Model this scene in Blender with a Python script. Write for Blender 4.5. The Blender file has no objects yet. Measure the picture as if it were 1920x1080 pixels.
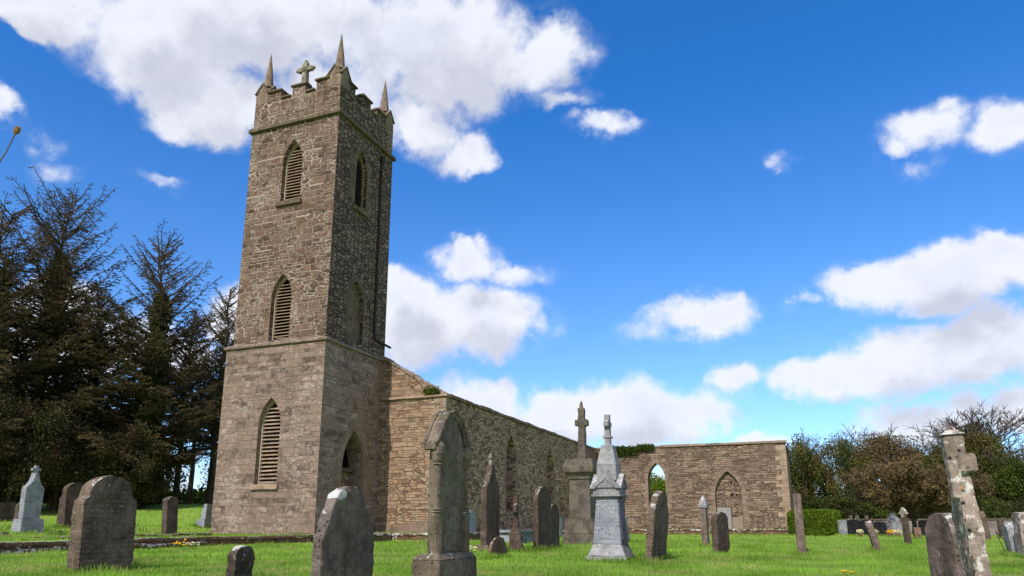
import bpy, bmesh, math, random
import numpy as np
from mathutils import Vector, Matrix, noise
from mathutils.geometry import tessellate_polygon
random.seed(7); rng = np.random.default_rng(7)
S = bpy.context.scene
col = S.collection
PI = math.pi

# ------------------------------------------------------------------ camera
FPX, TILT, YAW, CY = 1370.0, 0.23, 0.377, 669.2
EYE = Vector((0, 0, 0.8))
cd = bpy.data.cameras.new('camera'); cam = bpy.data.objects.new('camera', cd); col.objects.link(cam)
cam.location = EYE; cam.rotation_euler = (PI/2 + TILT, 0, YAW)
cd.sensor_width = 36; cd.lens = FPX/1920*36; cd.shift_y = (CY-540)/1920
cd.clip_start = 0.05; cd.clip_end = 3000
S.camera = cam
S.view_settings.view_transform = 'Standard'; S.view_settings.look = 'None'
S.view_settings.gamma = 1; S.view_settings.exposure = 0.25

# viewing helpers: turn a spot seen in the photograph (1920 x 1080) into a point of the place
_c, _s = math.cos(YAW), math.sin(YAW)
CR = Vector((_c, _s, 0)); CF = Vector((-_s*math.cos(TILT), _c*math.cos(TILT), math.sin(TILT)))
CU = Vector((_s*math.sin(TILT), -_c*math.sin(TILT), math.cos(TILT)))
FH = Vector((-_s, _c, 0))
def ray(px, py): return CF + CR*((px-960)/FPX) - CU*((py-CY)/FPX)
def at_v(px, py, v):
    d = ray(px, py); return EYE + d*(v/d.dot(FH))
def on_x(px, py, X):
    d = ray(px, py); return EYE + d*((X-EYE.x)/d.x)
def on_y(px, py, Y):
    d = ray(px, py); return EYE + d*((Y-EYE.y)/d.y)

# ------------------------------------------------------------------ sun and sky
SUN_AZ, SUN_EL = math.radians(8), math.radians(43)
sdir = Vector((-math.sin(SUN_AZ)*math.cos(SUN_EL), -math.cos(SUN_AZ)*math.cos(SUN_EL), math.sin(SUN_EL)))
sl = bpy.data.lights.new('sun', 'SUN'); sl.energy = 3.7; sl.angle = math.radians(0.6); sl.color = (1, 0.92, 0.81)
so = bpy.data.objects.new('sun', sl); col.objects.link(so)
so.rotation_euler = sdir.to_track_quat('Z', 'Y').to_euler(); so.location = (0, 0, 60)

class NT:
    """small node-tree writer"""
    def __init__(s, t): s.t = t; s.n = t.nodes; s.l = t.links
    def node(s, k, **kw):
        n = s.n.new(k)
        for a, b in kw.items(): setattr(n, a, b)
        return n
    def link(s, v, sock):
        if isinstance(v, bpy.types.NodeSocket): s.l.new(v, sock)
        else:
            if isinstance(v, (tuple, list)) and len(v) == 3 and sock.type == 'RGBA': v = (*v, 1)
            sock.default_value = v
    def m(s, op, a, b=0.0, c=0.0, clamp=False):
        n = s.node('ShaderNodeMath', operation=op, use_clamp=clamp)
        s.link(a, n.inputs[0]); s.link(b, n.inputs[1]); s.link(c, n.inputs[2]); return n.outputs[0]
    def v(s, op, a, b=(0, 0, 0), c=(0, 0, 0), out=0):
        n = s.node('ShaderNodeVectorMath', operation=op)
        s.link(a, n.inputs[0]); s.link(b, n.inputs[1]); s.link(c, n.inputs[2]); return n.outputs[out]
    def mix(s, f, a, b, mode='MIX'):
        n = s.node('ShaderNodeMix', data_type='RGBA', blend_type=mode)
        s.link(f, n.inputs[0]); s.link(a, n.inputs[6]); s.link(b, n.inputs[7]); return n.outputs[2]
    def rng(s, x, a, b, c=0.0, d=1.0, smooth=True):
        n = s.node('ShaderNodeMapRange', interpolation_type='SMOOTHSTEP' if smooth else 'LINEAR')
        for i, q in enumerate((x, a, b, c, d)): s.link(q, n.inputs[i])
        return n.outputs[0]
    def noise(s, vec, scale, detail=4, rough=0.55, dist=0.0, out=0):
        n = s.node('ShaderNodeTexNoise'); s.link(vec, n.inputs['Vector'])
        n.inputs['Scale'].default_value = scale; n.inputs['Detail'].default_value = detail
        n.inputs['Roughness'].default_value = rough; n.inputs['Distortion'].default_value = dist
        return n.outputs[out]
    def ramp(s, x, stops):
        n = s.node('ShaderNodeValToRGB'); s.link(x, n.inputs[0]); e = n.color_ramp.elements
        while len(e) < len(stops): e.new(0.5)
        for q, (p, c) in zip(e, stops): q.position = p; q.color = (*c, 1)
        return n.outputs[0]
    def comb(s, x, y, z):
        n = s.node('ShaderNodeCombineXYZ'); s.link(x, n.inputs[0]); s.link(y, n.inputs[1]); s.link(z, n.inputs[2]); return n.outputs[0]
    def sep(s, vec):
        n = s.node('ShaderNodeSeparateXYZ'); s.link(vec, n.inputs[0]); return n.outputs

# clouds: places in the photograph's sky given as (px, py, half width, half height, weight), turned into compass direction and height
CLOUDS = [(110,10,150,60,1),(300,90,170,105,1),(480,40,260,130,1),(420,190,130,80,.9),(690,60,230,140,1),(860,110,160,130,1),(1010,110,112,80,.8),
 (870,290,75,42,.9),(780,240,90,60,.9),(600,180,160,100,.9),(390,245,110,40,.7),(1050,195,85,20,.5),(1135,240,80,24,.75),
 (5,212,50,30,.75),(100,268,60,22,.45),(115,318,65,24,.5),(300,350,60,16,.3),
 (800,610,130,85,1),(915,610,130,60,1),(760,560,70,55,1),(860,570,90,45,.9),(430,580,50,50,1),(110,570,85,60,1),(280,650,150,55,1),(80,680,120,60,1),
 (870,485,80,42,.95),(965,520,80,26,.5),(900,770,120,65,1),(1040,790,140,55,1),(1190,775,190,62,1),(1310,770,110,45,.95),
 (1290,590,120,42,.8),(1340,578,75,36,.95),(1190,620,60,30,.45),(1385,710,46,34,.9),
 (1850,515,170,62,1),(1640,535,110,52,1),(1760,520,120,60,.95),(1515,570,44,26,.65),
 (1810,660,210,75,1),(1560,700,130,50,1),(1700,690,150,65,1),(1900,620,120,55,1),
 (1750,790,170,40,1),(1900,770,90,45,.9),(1440,826,70,16,.8),(1885,235,85,60,.9),(1740,245,110,60,.7),(1690,290,60,36,.7),(1775,190,44,28,.6),(1725,322,44,20,.5),
 (2150,300,180,110,1),(2250,640,240,110,1),(-250,120,200,110,1),(-300,520,220,120,1),(100,880,400,50,.6),(1000,900,900,36,.35),(1460,295,30,16,.35)]
w = bpy.data.worlds.new('World'); S.world = w; w.use_nodes = True
T = NT(w.node_tree); T.n.clear()
geo = T.node('ShaderNodeTexCoord').outputs['Generated']
def cloud_group():
    g = bpy.data.node_groups.new('cloud_field', 'ShaderNodeTree')
    g.interface.new_socket('Dir', in_out='INPUT', socket_type='NodeSocketVector')
    g.interface.new_socket('D', in_out='OUTPUT', socket_type='NodeSocketFloat')
    G = NT(g); gi = G.node('NodeGroupInput').outputs[0]; go = G.node('NodeGroupOutput')
    d = gi
    wob = G.v('SUBTRACT', G.noise(d, 9, 5, .6, 0, 1), (.5, .5, .5))
    dw = G.v('NORMALIZE', G.v('ADD', d, G.v('SCALE', wob, (0, 0, 0)) if False else G.v('MULTIPLY', wob, (.11, .11, .09))))
    x, y, z = G.sep(dw)
    az = G.m('ARCTAN2', x, y); el = G.m('ARCSINE', z)
    # az measured from +Y towards +X; the seam lies behind the camera
    P = G.comb(az, el, 0.0)
    acc = None
    for px, py, rx, ry, wt in CLOUDS:
        r0 = ray(px, py).normalized(); r1 = ray(px+rx, py).normalized(); r2 = ray(px, py-ry).normalized()
        a0 = math.atan2(r0.x, r0.y); e0 = math.asin(r0.z)
        ra = abs(math.atan2(r1.x, r1.y)-a0) + .004; re = abs(math.asin(r2.z)-e0) + .004
        q = G.v('MULTIPLY', G.v('SUBTRACT', P, (a0, e0, 0)), (1/ra, 1/re, 0))
        ln = G.v('LENGTH', q, out=1)
        f = G.m('MULTIPLY', G.m('SUBTRACT', 1.25, ln, clamp=True), wt)
        acc = f if acc is None else G.m('SMOOTH_MAX', acc, f, .18)
    # unseen broken cloud added behind, beside and overhead to whiten and brighten the fill
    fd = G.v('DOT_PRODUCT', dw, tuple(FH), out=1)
    fill_cloud = G.m('MULTIPLY', G.m('MAXIMUM', G.rng(fd, .42, .12), G.rng(G.sep(dw)[2], .80, .92)), G.rng(G.noise(dw, 3.2, 3), .40, .52, .1, .95))
    acc = G.m('MAXIMUM', acc, fill_cloud)
    n1 = G.noise(d, 7, 8, .58, .3)
    n2 = G.noise(d, 28, 6, .6)
    fb = G.m('ADD', G.m('MULTIPLY', G.m('SUBTRACT', n1, .5), 1.55), G.m('MULTIPLY', G.m('SUBTRACT', n2, .5), .85))
    G.l.new(G.m('ADD', acc, G.m('MULTIPLY', fb, G.rng(acc, .13, .42))), go.inputs[0])
    return g
CG = cloud_group()
def cfield(vec):
    n = T.node('ShaderNodeGroup'); n.node_tree = CG; T.link(vec, n.inputs[0]); return n.outputs[0]
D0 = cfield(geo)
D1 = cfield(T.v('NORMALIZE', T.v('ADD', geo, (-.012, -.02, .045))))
sky = T.node('ShaderNodeTexSky', sky_type='NISHITA')
sky.sun_disc = False; sky.sun_elevation = SUN_EL; sky.sun_rotation = math.atan2(sdir.x, sdir.y)
sky.air_density = 1.0; sky.dust_density = 0.3; sky.ozone_density = 3.0
hz = T.sep(geo)[2]
tint = T.mix(T.rng(hz, 0.0, .55, 0, 1, False), (1.20, 1.42, 1.75), (.22, 1.0, 1.80))
blue = T.mix(1.0, sky.outputs[0], tint, 'MULTIPLY')
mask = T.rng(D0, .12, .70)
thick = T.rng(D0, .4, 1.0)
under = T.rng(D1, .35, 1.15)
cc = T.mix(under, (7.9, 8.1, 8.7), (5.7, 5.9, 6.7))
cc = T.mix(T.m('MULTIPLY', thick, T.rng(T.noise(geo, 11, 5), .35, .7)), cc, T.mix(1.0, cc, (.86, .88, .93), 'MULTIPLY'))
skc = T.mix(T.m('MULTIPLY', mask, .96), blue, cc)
# below the horizon: dull ground light
skc = T.mix(T.rng(hz, -.02, .0), (1.3, 1.3, .9), skc)
bg = T.node('ShaderNodeBackground'); T.link(skc, bg.inputs[0]); bg.inputs[1].default_value = 0.10
wo = T.node('ShaderNodeOutputWorld'); T.l.new(bg.outputs[0], wo.inputs[0])
w.cycles.sampling_method = 'MANUAL'; w.cycles.sample_map_resolution = 512

# ------------------------------------------------------------------ mesh helpers
def sm(a, b, x):
    t = np.clip((x-a)/(b-a), 0, 1); return t*t*(3-2*t)
class MB:
    def __init__(s): s.v = []; s.f = []
    def add(s, vs, fs):
        o = len(s.v); s.v += [tuple(q) for q in vs]; s.f += [tuple(i+o for i in f) for f in fs]; return s
    def box(s, x0, x1, y0, y1, z0, z1, tx=0, ty=0):
        """box, top shrunk by tx, ty on each side"""
        s.add([(x0,y0,z0),(x1,y0,z0),(x1,y1,z0),(x0,y1,z0),(x0+tx,y0+ty,z1),(x1-tx,y0+ty,z1),(x1-tx,y1-ty,z1),(x0+tx,y1-ty,z1)],
              [(3,2,1,0),(4,5,6,7),(0,1,5,4),(1,2,6,5),(2,3,7,6),(3,0,4,7)]); return s
    def prism(s, loops, O, U, N, depth):
        """outline (u, z) with holes, extruded from O backwards along -N by depth"""
        O = Vector(O); U = Vector(U); N = Vector(N); Z = Vector((0, 0, 1))
        if U.cross(Z).dot(N) < 0: sg = -1
        else: sg = 1
        def ar(l): return sum(l[i][0]*l[(i+1) % len(l)][1]-l[(i+1) % len(l)][0]*l[i][1] for i in range(len(l)))
        loops = [list(l) if (ar(l) > 0) == (k == 0) else list(l)[::-1] for k, l in enumerate(loops)]
        flat = [p for l in loops for p in l]
        tri = tessellate_polygon([[Vector((p[0], p[1], 0)) for p in l] for l in loops])
        n = len(flat)
        vs = [O+U*p[0]+Z*p[1] for p in flat] + [O+U*p[0]+Z*p[1]-N*depth for p in flat]
        fs = []
        for t in tri:
            a, b, c = [flat[i] for i in t]
            cr = (b[0]-a[0])*(c[1]-a[1])-(b[1]-a[1])*(c[0]-a[0])
            if abs(cr) < 1e-12: continue
            t = tuple(t) if (cr > 0) == (sg > 0) else tuple(t)[::-1]
            fs.append(t); fs.append(tuple(i+n for i in t[::-1]))
        o = 0
        for l in loops:
            m = len(l)
            for i in range(m):
                a, b = o+i, o+(i+1) % m
                q = (b, a, a+n, b+n)
                fs.append(q if sg > 0 else q[::-1])
            o += m
        s.add(vs, fs); return s
    def tube(s, pts, rad, k=8, cap=True):
        pts = [Vector(p) for p in pts]; r = rad if isinstance(rad, (list, tuple)) else [rad]*len(pts)
        vs = []; fs = []
        for i, p in enumerate(pts):
            d = (pts[min(i+1, len(pts)-1)]-pts[max(i-1, 0)]).normalized()
            a = d.orthogonal().normalized() if i == 0 else (a - d*a.dot(d)).normalized()
            b = d.cross(a)
            for j in range(k):
                t = 2*PI*j/k; vs.append(p+(a*math.cos(t)+b*math.sin(t))*r[i])
        for i in range(len(pts)-1):
            for j in range(k):
                fs.append((i*k+j, i*k+(j+1) % k, (i+1)*k+(j+1) % k, (i+1)*k+j))
        if cap: fs += [tuple(range(k))[::-1], tuple((len(pts)-1)*k+j for j in range(k))]
        s.add(vs, fs); return s
    def lathe(s, c, prof, k=16, rot=0, sq=False):
        vs = []; fs = []
        for r, z in prof:
            for j in range(k):
                t = 2*PI*j/k+rot; vs.append((c[0]+r*math.cos(t), c[1]+r*math.sin(t), c[2]+z))
        for i in range(len(prof)-1):
            for j in range(k):
                fs.append((i*k+j, i*k+(j+1) % k, (i+1)*k+(j+1) % k, (i+1)*k+j))
        fs += [tuple(range(k))[::-1], tuple((len(prof)-1)*k+j for j in range(k))]
        s.add(vs, fs); return s
    def build(s, name, mat, parent=None, off=(0, 0, 0), bevel=0.0, weather=None, smooth=False):
        me = bpy.data.meshes.new(name)
        ox, oy, oz = off
        me.from_pydata([(a-ox, b-oy, c-oz) for a, b, c in s.v], [], s.f)
        me.update()
        o = bpy.data.objects.new(name, me); col.objects.link(o)
        if weather or bevel:
            bm = bmesh.new(); bm.from_mesh(me)
            bmesh.ops.remove_doubles(bm, verts=bm.verts, dist=1e-5)
            bmesh.ops.recalc_face_normals(bm, faces=bm.faces)
            if bevel:
                es = [e for e in bm.edges if len(e.link_faces) == 2 and e.calc_face_angle(0) > .5]
                bmesh.ops.bevel(bm, geom=es, offset=bevel, segments=2, affect='EDGES', clamp_overlap=True)
            if weather:
                amp, sc, cut = weather
                for it in range(7):
                    es = [e for e in bm.edges if e.calc_length() > cut]
                    if not es or len(bm.verts) > 60000: break
                    bmesh.ops.subdivide_edges(bm, edges=es, cuts=1, use_grid_fill=True)
                    if it > 1: bmesh.ops.triangulate(bm, faces=[f for f in bm.faces if len(f.verts) > 4])
                bmesh.ops.triangulate(bm, faces=[f for f in bm.faces if len(f.verts) > 4])
                bm.normal_update()
                sd = Vector((ox*1.3+random.random()*9, oy, oz))
                for q in bm.verts:
                    n = noise.fractal((q.co+sd)*sc, .8, 2.1, 4)
                    q.co += q.normal*n*amp
            bm.to_mesh(me); bm.free()
        # box-projected UV in metres
        uv = me.uv_layers.new(name='UVMap')
        nL = len(me.loops); li = np.empty(nL, np.int32); me.loops.foreach_get('vertex_index', li)
        co = np.empty(len(me.vertices)*3); me.vertices.foreach_get('co', co); co = co.reshape(-1, 3) + np.array(off)
        pn = np.empty(len(me.polygons)*3); me.polygons.foreach_get('normal', pn); pn = np.abs(pn.reshape(-1, 3))
        lt = np.empty(len(me.polygons), np.int32); me.polygons.foreach_get('loop_total', lt)
        ax = np.where(pn[:, 2] > .75, 2, np.where(pn[:, 0] > pn[:, 1], 0, 1)); axl = np.repeat(ax, lt)
        p = co[li]
        u = np.where(axl == 0, p[:, 1]+100, p[:, 0]); vv = np.where(axl == 2, p[:, 1], p[:, 2])
        uv.data.foreach_set('uv', np.stack([u, vv], 1).ravel().astype(np.float32))
        if smooth: me.polygons.foreach_set('use_smooth', [True]*len(me.polygons))
        if mat: me.materials.append(mat)
        if parent: o.parent = parent
        return o
def raw(name, V, F, mat, parent=None, off=(0, 0, 0), n=4):
    """fast mesh from numpy arrays (F: faces with n corners each)"""
    me = bpy.data.meshes.new(name); V = np.asarray(V, np.float64)-np.array(off); F = np.asarray(F, np.int32)
    me.vertices.add(len(V)); me.vertices.foreach_set('co', V.ravel())
    me.loops.add(F.size); me.loops.foreach_set('vertex_index', F.ravel())
    me.polygons.add(len(F)); me.polygons.foreach_set('loop_start', np.arange(0, F.size, n, dtype=np.int32))
    me.update(calc_edges=True); me.validate()
    o = bpy.data.objects.new(name, me); col.objects.link(o)
    if mat: me.materials.append(mat)
    if parent: o.parent = parent
    return o
def tag(o, label=None, cat=None, group=None, kind=None):
    if label: o['label'] = label
    if cat: o['category'] = cat
    if group: o['group'] = group
    if kind: o['kind'] = kind
    return o
def empty(name, loc, label, cat, group=None, rot=(0, 0, 0)):
    o = bpy.data.objects.new(name, None); col.objects.link(o); o.location = loc; o.rotation_euler = rot
    o.empty_display_size = .2
    return tag(o, label, cat, group)

# ------------------------------------------------------------------ materials
def newmat(name, rough=.9, spec=.15):
    m = bpy.data.materials.new(name); m.use_nodes = True; N = NT(m.node_tree)
    b = N.n['Principled BSDF']; b.inputs['Roughness'].default_value = rough
    b.inputs['Specular IOR Level'].default_value = spec
    return m, N, b
def bump(N, b, h, strength, dist):
    n = N.node('ShaderNodeBump'); n.inputs['Strength'].default_value = strength; n.inputs['Distance'].default_value = dist
    N.link(h, n.inputs['Height']); N.l.new(n.outputs[0], b.inputs['Normal'])
def masonry(name, cols, mortar, sw, sh, rubble=1.0, mw=.06, lich=.3, lcol=(.55, .53, .47), stain=(.10, .085, .07), stain_amt=.4, pale=.0, bs=1.0, br=1.0, wob=(0, 0), rnd=.9, bcon=1.0, speck=.8):
    """walling laid in metres: rubble 1 = irregular stones, 0 = coursed blocks"""
    cols = [(c[0]*br*.99, c[1]*br*.89, c[2]*br*.89) for c in cols]; lcol = (lcol[0]*br, lcol[1]*br*.95, lcol[2]*br*.96)
    m, N, b = newmat(name)
    uv = N.node('ShaderNodeTexCoord').outputs['UV']
    d = N.v('SUBTRACT', N.noise(uv, 2.2, 3, .6, 0, 1), (.5, .5, .5))
    d2 = N.v('SUBTRACT', N.noise(uv, 13, 3, .6, 0, 1), (.5, .5, .5))
    vv = N.m('SUBTRACT', N.noise(N.comb(0.0, N.sep(uv)[1], 0.0), 2.6, 2), .5)
    uvd = N.v('ADD', uv, N.v('MULTIPLY', d, (.14*rubble+.03+wob[0], .05*rubble+.02+wob[1], 0)))
    uvd = N.v('ADD', N.v('ADD', uvd, N.v('MULTIPLY', d2, (.035*rubble+.008+wob[0]*.5, .03*rubble+.006+wob[1]*.5, 0))), N.comb(0.0, N.m('MULTIPLY', vv, .35), 0.0))
    # rubble stones
    su = N.v('MULTIPLY', uvd, (1/sw, 1/sh, 1))
    ve = N.node('ShaderNodeTexVoronoi', feature='DISTANCE_TO_EDGE', voronoi_dimensions='2D'); N.link(su, ve.inputs['Vector']); ve.inputs['Scale'].default_value = 1; ve.inputs['Randomness'].default_value = rnd
    vc = N.node('ShaderNodeTexVoronoi', feature='F1', voronoi_dimensions='2D'); N.link(su, vc.inputs['Vector']); vc.inputs['Scale'].default_value = 1; vc.inputs['Randomness'].default_value = rnd
    re_ = N.rng(ve.outputs['Distance'], mw*.3, mw*1.6); rc = N.sep(vc.outputs['Color'])[0]
    # coursed blocks of two sizes
    def brick(k, wd, ht):
        n = N.node('ShaderNodeTexBrick'); N.link(uvd if k else N.v('ADD', uvd, (3.3, .2, 0)), n.inputs['Vector'])
        n.inputs['Scale'].default_value = 1; n.inputs['Brick Width'].default_value = wd; n.inputs['Row Height'].default_value = ht
        n.inputs['Mortar Size'].default_value = mw*.16; n.inputs['Mortar Smooth'].default_value = .35
        n.inputs['Color1'].default_value = (0, 0, 0, 1); n.inputs['Color2'].default_value = (1, 1, 1, 1); n.inputs['Mortar'].default_value = (.5, .5, .5, 1)
        n.offset = .43; n.squash = 1.45; n.squash_frequency = 3
        return N.m('SUBTRACT', 1.0, n.outputs['Fac']), N.sep(n.outputs['Color'])[0]
    b1, c1 = brick(1, sw*1.5, sh*1.45); b2, c2 = brick(0, sw*1.0, sh*.8)
    sel = N.rng(N.noise(uv, .9, 2), .47, .5)
    be = N.m('ADD', N.m('MULTIPLY', b1, sel), N.m('MULTIPLY', b2, N.m('SUBTRACT', 1.0, sel)))
    bc = N.m('ADD', N.m('MULTIPLY', c1, sel), N.m('MULTIPLY', c2, N.m('SUBTRACT', 1.0, sel)))
    rs = N.rng(N.noise(N.v('ADD', uv, (31, 7, 0)), .55, 2), .62-.45*rubble, .66-.45*rubble) if 0 < rubble < 1 else float(rubble)
    E = N.m('ADD', N.m('MULTIPLY', re_, rs), N.m('MULTIPLY', be, N.m('SUBTRACT', 1.0, rs)))
    C = N.m('ADD', N.m('MULTIPLY', rc, rs), N.m('MULTIPLY', bc, N.m('SUBTRACT', 1.0, rs)))
    C = N.m('ADD', N.m('ADD', N.m('MULTIPLY', C, bcon), (1-bcon)*.5), N.m('MULTIPLY', N.m('SUBTRACT', N.noise(uv, 5, 4, .65), .5), .7))
    if bcon < 1: C = N.m('ADD', C, N.m('MULTIPLY', N.m('SUBTRACT', N.noise(N.v('MULTIPLY', uv, (1, 1.8, 1)), 1.6, 6, .7), .5), 1.5))
    k = len(cols); stone = N.ramp(C, [(.1+.8*i/(k-1), c) for i, c in enumerate(cols)])
    fine = N.noise(uv, 38, 5, .7)
    stone = N.mix(1.0, stone, N.ramp(fine, [(.28, (.48, .48, .48)), (.72, (1.5, 1.5, 1.5))]), 'MULTIPLY')
    stone = N.mix(N.m('MULTIPLY', N.rng(N.noise(N.v('MULTIPLY', uv, (1, .35, 1)), .8, 5, .65), .45, .75), stain_amt), stone, stain)
    # mortar: dark open joints, in places pointed pale
    pm = N.rng(N.noise(N.v('ADD', uv, (9, 3, 0)), 1.1, 4, .7), .5-.22*pale, .6-.12*pale)
    mort = N.mix(pm, mortar, lcol if pale else tuple(c*1.7 for c in mortar))
    cfin = N.mix(E, mort, stone)
    ln = N.noise(N.v('ADD', uv, (4, 17, 0)), 7, 7, .72, .6); lp = N.noise(uv, .7, 3)
    lm = N.rng(N.m('ADD', ln, N.m('MULTIPLY', N.m('SUBTRACT', lp, .5), .45)), .70-.18*lich, .76-.16*lich)
    cfin = N.mix(N.m('MULTIPLY', lm, .7), cfin, lcol)
    sp = N.rng(N.noise(N.v('ADD', uv, (40, 1, 0)), 16, 2, .5), .70-.03*lich, .74)
    cfin = N.mix(N.m('MULTIPLY', sp, speck), cfin, (.62, .61, .57))
    N.link(cfin, b.inputs['Base Color'])
    h = N.m('ADD', N.m('MULTIPLY', E, .7+.3), N.m('ADD', N.m('MULTIPLY', C, .35), N.m('MULTIPLY', fine, .45)))
    bump(N, b, h, .95*bs, .045)
    return m
def stone(name, c0, c1, lich=.35, lcol=(.55, .54, .50), pits=0.0, orange=.0, sc=1.0, moss=0.0, streak=.4, glyph=0.0, rough=.88, patch=None):
    """one-piece carved stone, weathered"""
    c0 = (c0[0]*.93, c0[1]*.86, c0[2]*.86); c1 = (c1[0]*.95, c1[1]*.875, c1[2]*.875)
    m, N, b = newmat(name, rough)
    tc = N.node('ShaderNodeTexCoord').outputs['Object']
    p = N.v('ADD', N.v('MULTIPLY', tc, (sc, sc, sc)), N.v('MULTIPLY', N.comb(N.node('ShaderNodeObjectInfo').outputs['Random'], 0.0, 0.0), (50, 0, 0)))
    c = N.mix(N.rng(N.noise(p, 3.2, 6, .7), .38, .62), c0, c1)
    c = N.mix(N.m('MULTIPLY', N.rng(N.noise(N.v('ADD', p, (8, 2, 6)), 1.5, 6, .72), .50, .66), .55), c, tuple(q*1.45 for q in c1))
    st = N.rng(N.noise(N.v('MULTIPLY', p, (7, 7, .8)), 1.2, 4, .6), .45, .75)
    c = N.mix(N.m('MULTIPLY', st, streak), c, tuple(q*.45 for q in c0))
    fine = N.noise(p, 45, 4, .7)
    c = N.mix(1.0, c, N.ramp(fine, [(.25, (.65,)*3), (.75, (1.3,)*3)]), 'MULTIPLY')
    h = N.m('ADD', N.m('MULTIPLY', fine, .4), N.noise(p, 9, 5, .6))
    if moss: c = N.mix(N.m('MULTIPLY', N.rng(N.noise(N.v('ADD', p, (3, 3, 3)), 2.5, 5, .6), .48, .62), moss), c, (.10, .105, .035))
    nz = N.sep(N.node('ShaderNodeNewGeometry').outputs['Normal'])[2]
    l = N.noise(N.v('ADD', p, (7, 1, 2)), 8, 6, .7, .4)
    l = N.m('ADD', l, N.m('MULTIPLY', N.rng(nz, .1, .9), .13))
    lm = N.rng(l, .72-.17*lich, .76-.15*lich)
    c = N.mix(N.m('MULTIPLY', lm, .85), c, lcol)
    sp = N.rng(N.m('ADD', N.noise(N.v('ADD', p, (2, 8, 5)), 24, 3, .6), N.m('MULTIPLY', N.m('SUBTRACT', N.noise(p, 2, 2), .5), .35)), .69-.03*lich, .73)
    c = N.mix(N.m('MULTIPLY', sp, .55), c, (.50, .49, .46))
    if patch:
        dd = N.v('LENGTH', N.v('MULTIPLY', N.v('SUBTRACT', tc, patch[0]), tuple(1/q for q in patch[1])), out=1)
        c = N.mix(N.rng(N.m('ADD', dd, N.m('MULTIPLY', N.m('SUBTRACT', N.noise(tc, 14, 4), .5), .7)), 1.05, .95), c, (.50, .50, .50))
    if orange: c = N.mix(N.rng(N.noise(N.v('ADD', p, (5, 5, 9)), 5, 4, .6), .68-.1*orange, .73-.1*orange), c, (.42, .20, .06))
    if pits:
        pv = N.node('ShaderNodeTexVoronoi', feature='F1'); N.link(p, pv.inputs['Vector']); pv.inputs['Scale'].default_value = 15
        pm = N.m('MULTIPLY', N.rng(pv.outputs['Distance'], .34, .20), N.rng(N.noise(p, 3, 2), .42, .52)); pm = N.m('MULTIPLY', pm, N.rng(N.sep(pv.outputs['Color'])[0], .3, .7))
        c = N.mix(N.m('MULTIPLY', pm, pits), c, (.02, .018, .015)); h = N.m('SUBTRACT', h, N.m('MULTIPLY', pm, 1.5))
    if glyph:
        # worn lines of cut letters
        x, y, z = N.sep(tc)
        row = N.m('FRACT', N.m('MULTIPLY', z, 13)); rm = N.m('MULTIPLY', N.rng(row, .25, .32), N.rng(row, .75, .68))
        g = N.noise(N.comb(N.m('MULTIPLY', N.m('ADD', x, y), 48), N.m('MULTIPLY', N.m('FLOOR', N.m('MULTIPLY', z, 13)), 3.7), N.m('MULTIPLY', z, 25)), 1, 1)
        gm = N.m('MULTIPLY', N.m('MULTIPLY', rm, N.rng(g, .5, .55)), N.m('MULTIPLY', N.rng(N.noise(tc, 3, 3), .38, .55), glyph))
        c = N.mix(N.m('MULTIPLY', gm, .65), c, tuple(q*2.0 for q in c1)); h = N.m('SUBTRACT', h, gm)
    N.link(c, b.inputs['Base Color']); bump(N, b, h, .8, .012/sc)
    return m
def leafmat(name, cs, trans=.25):
    m, N, b = newmat(name, .75, .1)
    r = N.node('ShaderNodeNewGeometry').outputs['Random Per Island']
    k = len(cs); c = N.ramp(r, [(i/(k-1), q) for i, q in enumerate(cs)])
    tc = N.node('ShaderNodeTexCoord').outputs['Object']
    c = N.mix(1.0, c, N.ramp(N.noise(tc, .5, 3), [(.3, (.6, .6, .6)), (.7, (1.3, 1.3, 1.3))]), 'MULTIPLY')
    N.link(c, b.inputs['Base Color'])
    t = N.node('ShaderNodeBsdfTranslucent'); N.link(c, t.inputs[0])
    x = N.node('ShaderNodeMixShader'); x.inputs[0].default_value = trans
    N.l.new(b.outputs[0], x.inputs[1]); N.l.new(t.outputs[0], x.inputs[2]); N.l.new(x.outputs[0], N.n['Material Output'].inputs[0])
    return m
def plain(name, c, rough=.8, var=.3, sc=6, spec=.2):
    m, N, b = newmat(name, rough, spec)
    tc = N.node('ShaderNodeTexCoord').outputs['Object']
    n = N.noise(tc, sc, 5, .65)
    N.link(N.mix(N.rng(n, .3, .7), tuple(q*(1-var) for q in c), tuple(min(1, q*(1+var)) for q in c)), b.inputs['Base Color'])
    bump(N, b, n, .4, .01); return m

M = {}
M['tower_low'] = masonry('lower_tower_ashlar', [(.12,.092,.074),(.23,.18,.142),(.33,.27,.215),(.29,.205,.16),(.44,.385,.32)], (.14,.108,.082), .50, .22, rubble=.0, mw=.04, lich=.85, lcol=(.48,.43,.36), stain=(.13,.092,.07), stain_amt=.6, bs=1.0, br=.84, bcon=.62)
M['tower_up'] = masonry('upper_tower_stone', [(.09,.058,.04),(.165,.112,.08),(.21,.145,.105),(.26,.19,.14),(.185,.11,.078)], (.08,.06,.045), .36, .19, rubble=.13, mw=.10, lich=.8, lcol=(.55,.475,.39), stain=(.10,.068,.045), stain_amt=.45, pale=.75, br=.76, wob=(.03, .015), bcon=.75)
M['tower_side'] = masonry('tower_side_rubble', [(.085,.062,.046),(.17,.128,.096),(.22,.17,.13),(.28,.225,.175)], (.05,.038,.028), .30, .11, rubble=1.0, mw=.11, lich=.55, lcol=(.38,.32,.26), br=1.08, stain=(.09,.07,.05), stain_amt=.4, bs=1.1)
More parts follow.
